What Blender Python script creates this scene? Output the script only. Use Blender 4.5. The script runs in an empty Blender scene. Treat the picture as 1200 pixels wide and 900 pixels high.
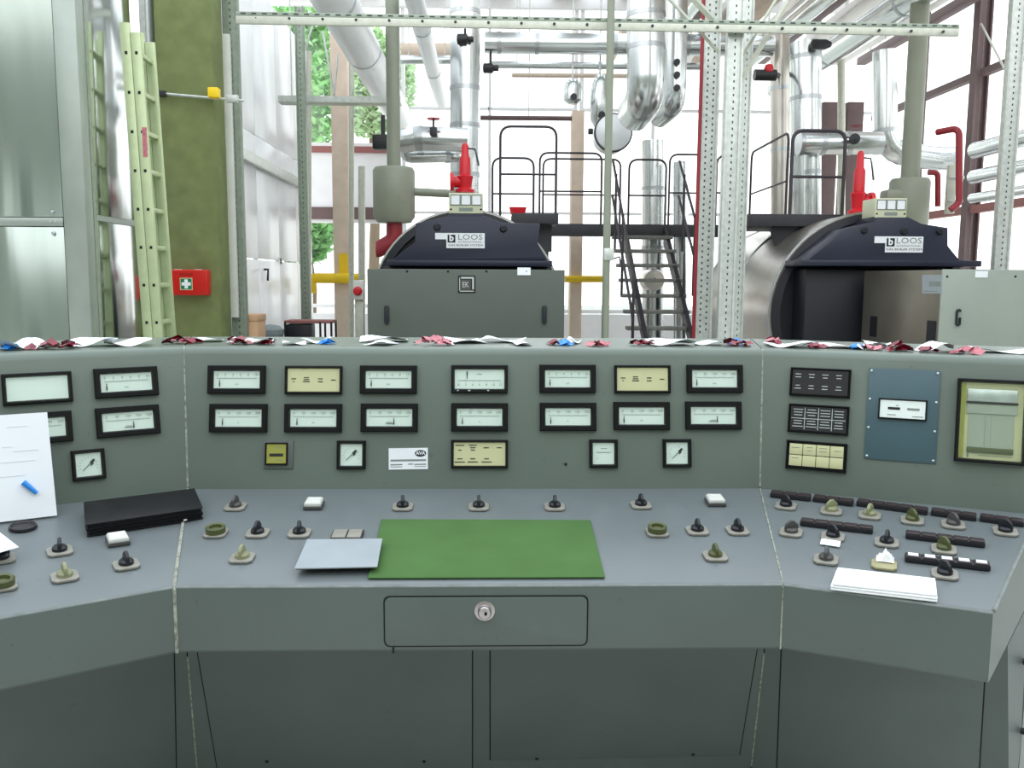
import bpy, bmesh, math, random
from mathutils import Matrix, Vector
random.seed(7)
V = Vector
SC = bpy.context.scene
COL = SC.collection

# ------------------------------------------------------------------ camera
CAMZ, FPX = 1.40, 1025.97
PITCH, YAW, ROLL = (math.radians(a) for a in (6.8513, 1.5954, 0.32))
FW = V((math.sin(YAW)*math.cos(PITCH), math.cos(YAW)*math.cos(PITCH), -math.sin(PITCH)))
_r = V((math.cos(YAW), -math.sin(YAW), 0)); _u = _r.cross(FW)
RT = (_r*math.cos(ROLL) + _u*math.sin(ROLL)).normalized(); UP = RT.cross(FW).normalized()
EYE = V((0, 0, CAMZ))
cd = bpy.data.cameras.new('camera'); cam = bpy.data.objects.new('camera', cd); COL.objects.link(cam)
cd.sensor_width = 36; cd.lens = FPX*36/1200; cd.clip_end = 200; cd.clip_start = .05
M = Matrix((RT, UP, -FW)).transposed().to_4x4(); M.translation = EYE
cam.matrix_world = M; SC.camera = cam

# ------------------------------------------------------------------ world and exposure
w = bpy.data.worlds.new('overcast_sky'); SC.world = w; w.use_nodes = True
wn = w.node_tree.nodes; wl = w.node_tree.links
bg = wn['Background']; bg.inputs[1].default_value = 2.3
tc = wn.new('ShaderNodeTexCoord'); sx = wn.new('ShaderNodeSeparateXYZ'); cr = wn.new('ShaderNodeValToRGB')
wl.new(tc.outputs['Generated'], sx.inputs[0]); wl.new(sx.outputs['Z'], cr.inputs[0]); wl.new(cr.outputs[0], bg.inputs[0])
cr.color_ramp.elements[0].position = 0.0; cr.color_ramp.elements[0].color = (.97, .985, .97, 1)
cr.color_ramp.elements[1].position = 1.0; cr.color_ramp.elements[1].color = (.86, .95, 1.05, 1)
vs = SC.view_settings; vs.view_transform = 'Standard'; vs.look = 'None'; vs.gamma = 1; vs.use_curve_mapping = False
vs.exposure = 0.0
SC.cycles.use_denoising = True
SC.cycles.max_bounces = 8; SC.cycles.transparent_max_bounces = 24

# ------------------------------------------------------------------ pixel helpers (photo pixels -> directions)
def ray(px, py): return FW + RT*((px-600)/FPX) - UP*((py-450)/FPX)
def U(px, py, Y):
    d = ray(px, py); return EYE + d*(Y/d.y)
def UZ(px, py, z):
    d = ray(px, py); return EYE + d*((z-CAMZ)/d.z)

# ------------------------------------------------------------------ materials
def lin(c):
    f = lambda v: v/12.92 if v <= .04045 else ((v+.055)/1.055)**2.4
    return tuple(f(x/255) for x in c[:3]) + (1,)
MATS = {}
def mat(name, rgb, rough=.5, metal=0, var=.06, scale=6., bump=0., spec=.5, stretch=None, wear=0, wave=0):
    if name in MATS: return MATS[name]
    m = bpy.data.materials.new(name); m.use_nodes = True; n = m.node_tree.nodes; l = m.node_tree.links
    b = n['Principled BSDF']; b.inputs['Roughness'].default_value = rough; b.inputs['Metallic'].default_value = metal
    b.inputs['Specular IOR Level'].default_value = spec
    c = lin(rgb)
    tcn = n.new('ShaderNodeTexCoord'); mp = n.new('ShaderNodeMapping'); l.new(tcn.outputs['Object'], mp.inputs[0])
    if stretch: mp.inputs['Scale'].default_value = stretch
    nz = n.new('ShaderNodeTexNoise'); nz.inputs['Scale'].default_value = scale; nz.inputs['Detail'].default_value = 6
    l.new(mp.outputs[0], nz.inputs['Vector'])
    ra = n.new('ShaderNodeValToRGB'); l.new(nz.outputs[0], ra.inputs[0])
    ra.color_ramp.elements[0].position = .3; ra.color_ramp.elements[1].position = .7
    ra.color_ramp.elements[0].color = tuple(max(0, x*(1-var)) for x in c[:3])+(1,)
    ra.color_ramp.elements[1].color = tuple(min(1, x*(1+var)) for x in c[:3])+(1,)
    out = ra.outputs[0]
    if wear:
        w1 = n.new('ShaderNodeTexNoise'); w1.inputs['Scale'].default_value = 38; w1.inputs['Detail'].default_value = 8
        l.new(tcn.outputs['Object'], w1.inputs['Vector'])
        w2 = n.new('ShaderNodeValToRGB'); l.new(w1.outputs[0], w2.inputs[0])
        w2.color_ramp.elements[0].position = .68; w2.color_ramp.elements[1].position = .75
        mx = n.new('ShaderNodeMix'); mx.data_type = 'RGBA'
        mu = n.new('ShaderNodeMath'); mu.operation = 'MULTIPLY'; mu.inputs[1].default_value = wear
        l.new(w2.outputs[0], mu.inputs[0]); l.new(mu.outputs[0], mx.inputs[0]); l.new(out, mx.inputs[6])
        mx.inputs[7].default_value = tuple(x*.35 for x in c[:3])+(1,)
        out = mx.outputs[2]
    l.new(out, b.inputs['Base Color'])
    if bump:
        bn = n.new('ShaderNodeBump'); bn.inputs['Strength'].default_value = bump; bn.inputs['Distance'].default_value = .002
        n2 = n.new('ShaderNodeTexNoise'); n2.inputs['Scale'].default_value = scale*12; l.new(mp.outputs[0], n2.inputs['Vector'])
        l.new(n2.outputs[0], bn.inputs['Height']); l.new(bn.outputs[0], b.inputs['Normal'])
    if wave:
        mw = n.new('ShaderNodeMapping'); mw.inputs['Scale'].default_value = (2.2, 2.2, .16); l.new(tcn.outputs['Object'], mw.inputs[0])
        nw = n.new('ShaderNodeTexNoise'); nw.inputs['Scale'].default_value = 1.6; nw.inputs['Detail'].default_value = 1; l.new(mw.outputs[0], nw.inputs['Vector'])
        bw_ = n.new('ShaderNodeBump'); bw_.inputs['Strength'].default_value = wave; bw_.inputs['Distance'].default_value = .12
        l.new(nw.outputs[0], bw_.inputs['Height']); l.new(bw_.outputs[0], b.inputs['Normal'])
    MATS[name] = m; return m
def glass(name, tint=(.97, .985, .98), refl=.06, rough=.02):
    m = bpy.data.materials.new(name); m.use_nodes = True; n = m.node_tree.nodes; l = m.node_tree.links
    n.remove(n['Principled BSDF']); o = n['Material Output']
    t = n.new('ShaderNodeBsdfTransparent'); t.inputs[0].default_value = tint+(1,)
    g = n.new('ShaderNodeBsdfGlossy'); g.inputs['Roughness'].default_value = rough
    x = n.new('ShaderNodeMixShader'); x.inputs[0].default_value = refl
    l.new(t.outputs[0], x.inputs[1]); l.new(g.outputs[0], x.inputs[2]); l.new(x.outputs[0], o.inputs[0])
    MATS[name] = m; return m

mat('paint', (104, 115, 105), .32, var=.07, scale=3.5, bump=.05, wear=.35)
mat('paint_desk_sky_tint', (104, 111, 112), .34, var=.06, scale=5, bump=.05, wear=.3)  # console paint turned bluer, the sky's tint put into its colour
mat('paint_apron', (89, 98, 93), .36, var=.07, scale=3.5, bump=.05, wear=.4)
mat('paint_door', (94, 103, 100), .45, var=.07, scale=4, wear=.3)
mat('joint', (150, 152, 138), .8, var=.5, scale=90)
mat('counter_grey', (92, 98, 94), .5)
mat('gap_dark', (18, 20, 20), .8)
mat('bezel', (8, 8, 8), .5, var=.1, spec=.25)
mat('dial', (236, 244, 237), .6, var=.01)
mat('dial_yellow', (204, 202, 156), .6, var=.02)
mat('dial_olive', (158, 158, 70), .6, var=.03)
mat('ink', (30, 32, 34), .7)
mat('ink_grey', (130, 138, 134), .7)
mat('chalk', (190, 196, 190), .7)
mat('plate_cream', (140, 137, 126), .5, var=.06, scale=40)
mat('plate_yellow', (158, 152, 112), .5, var=.06, scale=40)
mat('knob_black', (24, 26, 32), .4)
mat('knob_grey', (74, 72, 70), .4)
mat('knob_light', (140, 142, 108), .45)
mat('knob_olive', (80, 86, 48), .45)
mat('white_plastic', (214, 214, 206), .45)
mat('strip_brown', (50, 38, 40), .45, var=.2, scale=30)
mat('strip_black', (32, 30, 34), .4)
mat('blue_plate', (68, 93, 100), .42, var=.06)
mat('screw', (190, 200, 200), .3, metal=.8)
mat('paper', (238, 240, 242), .8, var=.02)
mat('paper_grey', (150, 158, 162), .75, var=.05, scale=14)
mat('pen_blue', (40, 140, 225), .4)
mat('binder', (16, 16, 18), .5, bump=.1, spec=.3)
mat('green_pad', (72, 106, 56), .8, spec=.25, var=.08, scale=9, wear=.25)
mat('cloth_white', (246, 246, 246), .9, var=.02, bump=.2, scale=30)
mat('red_foil', (128, 26, 44), .35, var=.35, scale=30)
mat('pink_foil', (190, 110, 120), .4, var=.3, scale=60)
mat('lock', (196, 186, 186), .25, metal=.9)
mat('galv', (206, 210, 204), .42, metal=.5, var=.12, scale=22)
mat('galv_green', (150, 161, 146), .5, metal=.4, var=.12, scale=22)
mat('galv_rail', (196, 198, 184), .45, metal=.35, var=.08, scale=20)
mat('alu_ladder', (190, 202, 160), .45, metal=.45, var=.06, scale=15)
mat('alu_pipe', (222, 226, 226), .22, metal=.95, var=.015, scale=9)
mat('alu_band', (190, 194, 196), .3, metal=.9)
mat('clad', (180, 190, 182), .24, wave=.9, metal=.92, var=.06, scale=3, stretch=(3, 3, .25))
mat('clad_mirror', (200, 206, 206), .13, wave=.12, metal=1., var=.04, scale=3, stretch=(3, 3, .25))
mat('clad_white', (240, 242, 244), .3, metal=.1, var=.02)
mat('clad_trim', (168, 176, 168), .4, metal=.6, var=.06)
mat('concrete_green', (116, 126, 78), .85, var=.14, scale=7, bump=.3)
mat('red_box', (200, 30, 16), .4, var=.04)
mat('aid_green', (16, 120, 80), .5)
mat('yellow', (250, 210, 30), .45)
mat('vent_grey', (138, 143, 126), .4, var=.05)
mat('pipe_red', (146, 36, 46), .45, var=.12)
mat('valve_red', (206, 24, 38), .35)
mat('hood', (78, 84, 76), .45, var=.07, scale=2.5, wear=.15)
mat('hood_pale', (150, 158, 147), .45, var=.06, scale=2.5, wear=.1)
mat('edge_pale', (124, 130, 127), .5, var=.2, scale=30)  # paler tone for the rounded desk edge and the end edge
mat('hood_side', (140, 134, 122), .32, metal=.7, var=.1, scale=3)
mat('boiler_blue', (24, 29, 50), .4, var=.12, scale=4)
mat('boiler_black', (16, 18, 26), .5)
mat('boiler_shell', (206, 200, 192), .3, metal=.9, var=.06, scale=4)
mat('rail_dark', (58, 52, 58), .5)
mat('steel_dark', (48, 48, 52), .55, var=.15)
mat('tread', (112, 112, 104), .6, var=.15, scale=20)
mat('brown_steel', (104, 84, 84), .55, var=.08)
mat('brown_beam', (150, 96, 92), .6)
mat('concrete_tan', (228, 208, 190), .85, var=.06)
mat('white_frame', (236, 236, 238), .5, var=.02)
mat('floor', (196, 196, 188), .4, var=.12, scale=1.2, bump=.1)
mat('outer_ground', (178, 180, 170), .9, var=.2, scale=2)
mat('wall_plaster', (150, 156, 146), .85, var=.05)
mat('cardboard', (206, 166, 130), .8, var=.06)
mat('bin_grey', (130, 140, 142), .5)
mat('leaf', (150, 206, 130), .6, var=.35, scale=1.2)
mat('leaf_pale', (196, 226, 176), .6, var=.3, scale=1.2)
mat('bark', (120, 104, 84), .9)
mat('chart_paper', (160, 166, 150), .7, var=.04)
mat('chart_silver', (200, 206, 200), .3, metal=.6, var=.2, scale=20)
mat('housing_cream', (206, 208, 178), .5)
mat('print_pale', (212, 214, 216), .8)
mat('roof_sheet', (214, 210, 206), .4, metal=.5, var=.05)
glass('meter_glass', (.98, 1, .985), .05)
glass('window_glass', (.985, .99, .99), .05)

# ------------------------------------------------------------------ mesh builder
I4 = Matrix.Identity(4)
class MB:
    def __init__(s): s.v = []; s.f = []; s.mi = []
    def add(s, vs, fs, mi=0, M=None):
        o = len(s.v); s.v += [tuple(M @ V(p)) if M else tuple(p) for p in vs]
        s.f += [tuple(i+o for i in f) for f in fs]; s.mi += [mi]*len(fs); return s
    def box(s, c, sz, mi=0, M=None):
        x, y, z = (k/2 for k in sz); c = V(c)
        vs = [c+V((a*x, b*y, d*z)) for a in (-1, 1) for b in (-1, 1) for d in (-1, 1)]
        return s.add(vs, [(0,1,3,2),(4,6,7,5),(0,4,5,1),(2,3,7,6),(0,2,6,4),(1,5,7,3)], mi, M)
    def ring_loft(s, rings, closed=True, cap=True, mi=0, M=None):
        n = len(rings[0]); vs = [p for r in rings for p in r]; fs = []
        for i in range(len(rings)-1):
            for j in range(n if closed else n-1):
                k = (j+1) % n; fs.append((i*n+j, i*n+k, (i+1)*n+k, (i+1)*n+j))
        if cap: fs.append(tuple(range(n))[::-1]); fs.append(tuple((len(rings)-1)*n+j for j in range(n)))
        return s.add(vs, fs, mi, M)
    def tube(s, path, r, n=12, mi=0, M=None, cap=True):
        P = [V(p) for p in path]; rr = r if isinstance(r, (list, tuple)) else [r]*len(P); rings = []; nrm = None
        for i, p in enumerate(P):
            t = ((P[min(i+1, len(P)-1)]-p).normalized() + (p-P[max(i-1, 0)]).normalized())
            if t.length < 1e-6: t = V((0, 0, 1))
            t.normalize()
            if nrm is None:
                a = V((0, 0, 1)) if abs(t.z) < .9 else V((1, 0, 0)); nrm = (a - t*a.dot(t)).normalized()
            else: nrm = (nrm - t*nrm.dot(t)).normalized()
            b = t.cross(nrm)
            rings.append([p + (nrm*math.cos(2*math.pi*k/n) + b*math.sin(2*math.pi*k/n))*rr[i] for k in range(n)])
        return s.ring_loft(rings, mi=mi, M=M, cap=cap)
    def prism(s, poly, z0, z1, M=None, mi=0):
        return s.ring_loft([[(x, y, z0) for x, y in poly], [(x, y, z1) for x, y in poly]], M=M, mi=mi)
    def lathe(s, prof, n=20, M=None, mi=0):
        return s.ring_loft([[(r*math.cos(2*math.pi*k/n), r*math.sin(2*math.pi*k/n), z) for k in range(n)] for r, z in prof], M=M, mi=mi)
    def quad(s, x0, y0, x1, y1, z, mi=0, M=None):
        return s.add([(x0, y0, z), (x1, y0, z), (x1, y1, z), (x0, y1, z)], [(0, 1, 2, 3)], mi, M)
    def mesh(s, name, *mats, bev=0, seg=2, smooth=True, weld=False, base=False):
        me = bpy.data.meshes.new(name); off = V((0, 0, 0))
        if base and s.v:
            xs, ys, zs = zip(*s.v); off = V(((min(xs)+max(xs))/2, (min(ys)+max(ys))/2, min(zs)))
        me.from_pydata([tuple(V(p)-off) for p in s.v], [], s.f)
        me.polygons.foreach_set('material_index', s.mi)
        bm = bmesh.new(); bm.from_mesh(me)
        if weld: bmesh.ops.remove_doubles(bm, verts=bm.verts, dist=1e-5)
        bmesh.ops.recalc_face_normals(bm, faces=bm.faces)
        if bev:
            es = [e for e in bm.edges if len(e.link_faces) == 2 and e.calc_face_angle(0) > .5]
            bmesh.ops.bevel(bm, geom=es, offset=bev, segments=seg, profile=.5, affect='EDGES', clamp_overlap=True)
        bm.to_mesh(me); bm.free()
        for m in mats: me.materials.append(MATS[m])
        if smooth:
            me.shade_smooth(); me.set_sharp_from_angle(angle=math.radians(38))
        me['off'] = tuple(off); return me

WM = {}
def _link(name, data, M, parent):
    o = bpy.data.objects.new(name, data); COL.objects.link(o)
    WM[o.name] = M.copy()
    if parent: o.parent = parent; o.matrix_basis = WM[parent.name].inverted() @ M
    else: o.matrix_basis = M
    return o
def thing(name, label, cat, loc=(0, 0, 0), group=None):
    o = _link(name, None, Matrix.Translation(loc), None); o.empty_display_size = .1
    o['label'] = label; o['category'] = cat
    if group: o['group'] = group
    return o
def part(name, me, parent, M=I4, label=None, kind=None):
    if 'off' in me: M = M @ Matrix.Translation(me['off'])
    o = _link(name, me, M, parent)
    if label: o['label'] = label
    if kind: o['kind'] = kind
    return o
def solo(name, me, label, cat, M=I4, group=None, kind=None):
    o = part(name, me, None, M); o['label'] = label; o['category'] = cat
    if group: o['group'] = group
    if kind: o['kind'] = kind
    return o
def struct(name, me=None, loc=(0, 0, 0)):
    o = part(name, me, None) if me else _link(name, None, Matrix.Translation(loc), None)
    o['kind'] = 'structure'; return o
TX = {}
def text(s, size, mname, bold=0., sx=1.):
    k = (s, size, mname, bold, sx)
    if k in TX: return TX[k]
    c = bpy.data.curves.new('lettering', 'FONT'); c.body = s; c.size = size; c.align_x = 'CENTER'; c.align_y = 'CENTER'
    c.resolution_u = 2; c.offset = bold; c.extrude = size*.01
    o = bpy.data.objects.new('tmp_text', c); COL.objects.link(o)
    dg = bpy.context.evaluated_depsgraph_get(); me = bpy.data.meshes.new_from_object(o.evaluated_get(dg))
    bpy.data.objects.remove(o); bpy.data.curves.remove(c)
    if sx != 1: me.transform(Matrix.Diagonal((sx, 1, 1, 1)))
    me.materials.clear(); me.materials.append(MATS[mname]); TX[k] = me; return me
def frame(o, x, y, z):
    m = Matrix((V(x).normalized(), V(y).normalized(), V(z).normalized())).transposed().to_4x4(); m.translation = o; return m
T = Matrix.Translation
FACE = lambda o: frame(o, (1, 0, 0), (0, 0, 1), (0, -1, 0))      # local xy drawn on a plane that looks at -Y
def arc_path(pts, r, k=6):
    P = [V(p) for p in pts]; out = [P[0]]
    for i in range(1, len(P)-1):
        a = (P[i-1]-P[i]).normalized(); b = (P[i+1]-P[i]).normalized()
        ang = a.angle(b); d = min(r/math.tan(ang/2), (P[i-1]-P[i]).length*.5, (P[i+1]-P[i]).length*.5)
        A = P[i]+a*d; B = P[i]+b*d
        for j in range(k+1):
            t = j/k; out.append(A*(1-t)**2 + P[i]*2*t*(1-t) + B*t*t)
    out.append(P[-1]); return out

# ================================================================== SETTING
struct('floor', MB().box((1.2, 6, -.05), (13, 20, .1)).mesh('floor', 'floor'))
solo('outside_yard', MB().box((0, 32, -.08), (60, 31, .1)).mesh('yard', 'outer_ground'),
     'pale paved yard outside behind the glazed rear wall', 'ground')['kind'] = 'structure'

for nm, c_, s_ in (('wall_back_unseen', (.3, -4.1, 2.1), (13, .2, 4.2)), ('wall_near_left_unseen', (-6.1, .8, 2.1), (.2, 9.6, 4.2)), ('wall_near_right_unseen', (6.6, 1.4, 2.1), (.2, 10.8, 4.2))):
    struct(nm, MB().box(c_, s_).mesh(nm, 'wall_plaster'))  # unseen walls added to keep low sky light off the console front
# --- metal clad room on the left: face, corner post, side wall
YF = 5.6
wl_ = struct('wall_left', loc=(U(60, 395, YF).x, YF, 0))
xc0, xc1 = U(86, 260, YF).x-.055, U(104, 300, YF).x
zj = U(40, 260, YF).z
def slab(x0, x1, y0, y1, z0, z1): return MB().box(((x0+x1)/2, (y0+y1)/2, (z0+z1)/2), (x1-x0, y1-y0, z1-z0))
part('panel', slab(xc0-1.6, xc0-.006, YF, YF+.05, .05, zj-.03).mesh('panel', 'clad', bev=.004), wl_)
part('panel', slab(xc0-1.6, xc0-.006, YF, YF+.05, zj+.03, 4.9).mesh('panel', 'clad', bev=.004), wl_)
part('joint_strip', slab(xc0-1.6, xc0-.006, YF-.006, YF+.04, zj-.026, zj+.026).mesh('joint_strip', 'clad_trim', bev=.002), wl_)
part('corner_post', slab(xc0, xc1, YF-.012, YF+.1, 0, 4.9).mesh('corner_post', 'clad_trim', bev=.006), wl_)
part('backing', slab(xc0-1.6, xc1-.02, YF+.06, YF+.1, 0, 4.9).mesh('backing', 'gap_dark'), wl_)
sc_ = MB().lathe([(.001, .012), (.011, .01), (.013, 0), (.013, -.004)], 10).mesh('rivet', 'screw')
for dx, dz in ((-.06, .06), (-.06, -.07), (-.045, 0), (-.075, 0)):
    part('rivet', sc_, wl_, FACE((xc0-.006+dx, YF-.005, zj+dz)) @ Matrix.Scale(1 if dz else .6, 4))
XS = xc1-.01
zj2 = U(125, 258, 6.0).z
for a, b, y0, y1 in ((.05, zj2-.02, YF+.1, 6.45), (zj2+.02, 4.9, YF+.1, 6.45)):
    part('side_panel', slab(XS-.05, XS, y0, y1, a, b).mesh('side_panel', 'clad_mirror', bev=.003), wl_)
part('side_joint_strip', slab(XS-.05, XS+.004, YF+.1, 6.45, zj2-.018, zj2+.018).mesh('side_joint_strip', 'clad_trim'), wl_)
part('edge_strip', slab(XS-.02, XS+.012, YF+.1, YF+.14, 0, 4.9).mesh('edge_strip', 'galv_green'), wl_)

# --- rear part of the left side: white panelled wall with doors
XW = U(305, 200, 11.1).x
wr = struct('wall_side_rear', loc=(XW, 10, 0))
yy = 7.6
zz = [0, 1.62, 3.1, 4.9]
k = 0
while yy < 13.2:
    for a, b in zip(zz[:-1], zz[1:]):
        part('panel', slab(XW-.05, XW, yy+.006, yy+1.1-.006, a+.008, b-.008).mesh('panel', 'clad_white', bev=.004), wr)
    part('stud', slab(XW-.06, XW-.012, yy-.03, yy+.03, 0, 4.9).mesh('stud', 'galv'), wr); yy += 1.1; k += 1
part('door_handle', MB().tube([(XW, 11.15, 1.50), (XW+.05, 11.15, 1.50), (XW+.05, 11.12, 1.36)], .014, 8).mesh('door_handle', 'strip_black'), wr)
part('lock_plate', MB().lathe([(.03, .012), (.04, .008), (.04, 0)], 12).mesh('lock_plate', 'knob_grey'), wr, frame((XW, 12.05, 1.62), (0, 1, 0), (0, 0, 1), (1, 0, 0)))
a = U(280, 185, 7.6); b = U(357, 222, 10.2)
solo('wall_rail', MB().box(((XW+.06), 11.2, 2.77), (.06, 4.2, .12)).mesh('wall_rail', 'galv', bev=.008, base=True),
     'pale metal guard rail along the white panelled side wall', 'rail')

# --- concrete column
XA, XB = U(190, 200, 7.6).x-.02, U(253, 200, 7.6).x
colm = struct('column', slab(XA, XB, 7.6, 7.92, 0, 5.2).mesh('column', 'concrete_green', bev=.012, base=True))

# --- rear wall: tan columns, glazing bays, parapets
YR = 15.0
wb = struct('wall_rear', loc=(2, YR, 0))
def pane_window(name, x0, x1, z0, z1, Y=YR, fr='white_frame', mull=(), bars=(), t=.06):
    w_ = struct(name, loc=((x0+x1)/2, Y, z0))
    for nm, c, s in (('sill', ((x0+x1)/2, Y, z0+t/2), (x1-x0, .1, t)), ('head', ((x0+x1)/2, Y, z1-t/2), (x1-x0, .1, t)),
                     ('jamb', (x0+t/2, Y, (z0+z1)/2), (t, .1, z1-z0-2*t)), ('jamb', (x1-t/2, Y, (z0+z1)/2), (t, .1, z1-z0-2*t))):
        part(nm, MB().box(c, s).mesh(nm, fr), w_)
    xs = [x0+t] + list(mull) + [x1-t]; zs = [z0+t] + list(bars) + [z1-t]
    for m_ in mull: part('mullion', MB().box((m_, Y, (z0+z1)/2), (.05, .08, z1-z0-2*t)).mesh('mullion', fr), w_)
    for b_ in bars: part('glazing_bar', MB().box(((x0+x1)/2, Y, b_), (x1-x0-2*t, .08, .04)).mesh('glazing_bar', fr), w_)
    for a, b in zip(xs[:-1], xs[1:]):
        for c, d in zip(zs[:-1], zs[1:]):
            part('pane', MB().box(((a+b)/2, Y, (c+d)/2), (b-a, .012, d-c)).mesh('pane', 'window_glass', smooth=False), w_)
    return w_
zt = U(400, 178, YR).z; zb1, zb0 = U(375, 243, YR).z, U(375, 257, YR).z
xl, xm, xr = U(345, 200, YR).x-2.4, U(470, 200, YR).x, 6.6
pane_window('window_1', xl, xm, zt+.08, 5.9, mull=[U(392, 150, YR).x])
pane_window('window_2', xl, xm, .9, zb0, mull=[U(392, 150, YR).x])
part('rail_red', MB().box(((xl+xm)/2, YR-.02, zt+.03), (xm-xl, .14, .1)).mesh('rail_red', 'brown_beam'), wb)
part('apron_panel', MB().box(((xl+xm)/2, YR, (zt+zb1)/2), (xm-xl, .1, zt-zb1)).mesh('apron_panel', 'white_frame'), wb)
part('rail_brown', MB().box(((xl+xm)/2, YR-.02, (zb1+zb0)/2), (xm-xl, .14, zb1-zb0)).mesh('rail_brown', 'brown_steel'), wb)
part('parapet', MB().box((1.4, YR, .4), (10.6, .16, .8)).mesh('parapet', 'white_frame'), wb)
ws = xm+.02
n = 3
for i, (a, b) in enumerate([(xm, 1.5), (1.5, 4.0), (4.0, xr)]):
    pane_window('window_%d' % (3+i), a+.02, b-.02, .82, 5.9, mull=[(a+b)/2], bars=[2.5, 4.2])

# --- right wall: brown steel columns and tall white bays
XR = 6.45
wrt = struct('wall_right', loc=(XR, 11, 0))
cols = [7.2, 9.3, U(1148, 200, 11.5).y, 13.4]
ycol = [7.0, 9.1, XR*FPX/(1136-572), 13.4]
for y in ycol:
    part('steel_column', MB().box((XR, y, 2.95), (.16, .02, 5.9)).box((XR-.08, y, 2.95), (.02, .15, 5.9)).box((XR+.08, y, 2.95), (.02, .15, 5.9)).mesh('steel_column', 'brown_steel'), wrt)
zrs, zrm = 2.35, 4.1
for a, b in zip(ycol[:-1]+[ycol[-1]], ycol[1:]+[YR]):
    part('transom', MB().box((XR, (a+b)/2, zrs), (.12, b-a-.2, .1)).mesh('transom', 'brown_beam'), wrt)
    part('glazing_bar', MB().box((XR, (a+b)/2, zrm), (.1, b-a-.2, .09)).mesh('glazing_bar', 'brown_steel'), wrt)
    for c, d in ((.05, zrs-.05), (zrs+.05, zrm-.045), (zrm+.045, 5.9)):
        part('pane', MB().box((XR+.02, (a+b)/2, (c+d)/2), (.012, b-a-.03, d-c)).mesh('pane', 'window_glass', smooth=False), wrt)

# --- roof over the boilers: sheet strips, glass strips and purlins
ce = struct('ceiling', loc=(1.4, 12, 5.95))
x = xl
while x < XR-.1:
    part('roof_sheet', MB().box((x+.3, 12.2, 5.98), (.5, 5.8, .05)).mesh('roof_sheet', 'roof_sheet'), ce)
    part('roof_pane', MB().box((x+.83, 12.2, 5.98), (.54, 5.8, .012)).mesh('roof_pane', 'window_glass', smooth=False), ce)
    x += 1.1
for x_, w_, m_ in [(2.0+.42*i_, (.13, .22, .15, .26)[i_ % 4], ('concrete_tan', 'roof_sheet', 'brown_steel', 'roof_sheet')[i_ % 4]) for i_ in range(11)]:
    part('beam', MB().box((x_, 11.2, 5.02), (w_, 7.5, .12)).mesh('beam', m_, bev=.01), ce)
    for y in (9.6, 14.6): part('beam_hanger', MB().box((x_, y, 5.5), (.03, .04, .9)).mesh('beam_hanger', 'galv'), ce)
for y in (9.4, 11.2, 13.0, 14.9):
    part('purlin', MB().box(((xl+XR)/2, y, 5.86), (XR-xl, .1, .18)).mesh('purlin', 'white_frame', bev=.01), ce)

# --- trees outside
def leaf_cloud(cx, cy, cz, rx, ry, rz, n, s):
    b = MB()
    for _ in range(n):
        while True:
            p = V((random.uniform(-1, 1), random.uniform(-1, 1), random.uniform(-1, 1)))
            if .25 < p.length < 1: break
        c = V((cx+p.x*rx, cy+p.y*ry, cz+p.z*rz)); q = s*random.uniform(.6, 1.3)
        e = Matrix.Rotation(random.uniform(0, 6.3), 3, 'Z') @ Matrix.Rotation(random.uniform(-1, 1), 3, 'X') @ Matrix.Rotation(random.uniform(-1, 1), 3, 'Y')
        vs = [c + e @ V(k_)*q for k_ in ((-.5, 0, 0), (0, -.28, .08), (.6, 0, 0), (0, .28, .08))]
        b.add(vs, [(0, 1, 2), (0, 2, 3)])
    return b
for i, (x, y, h, r, lm, lb) in enumerate(((-4.5, 20, 5.6, 1.55, 'leaf', 'mid green leafy tree outside seen beside the tan column'),
                                      (-3.2, 24.5, 6.6, 1.25, 'leaf_pale', 'pale green leafy tree outside seen behind the grey vent riser'),
                                      (-3.7, 18.0, 2.35, .62, 'leaf', 'low green bush outside below the brown window rail'))):
    t_ = thing('tree', lb, 'tree', (x, y, -.03), 'trees outside the rear window')
    part('trunk', MB().tube([(x, y, -.03), (x+.1, y, h*.5), (x, y+.1, h)], [.17, .13, .05], 10).mesh('trunk', 'bark'), t_)
    part('foliage', leaf_cloud(x, y, h, r, r, r*1.15, 5200 if r > 1 else 1500, .22).mesh('foliage', lm, smooth=False), t_, kind='stuff')

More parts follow.
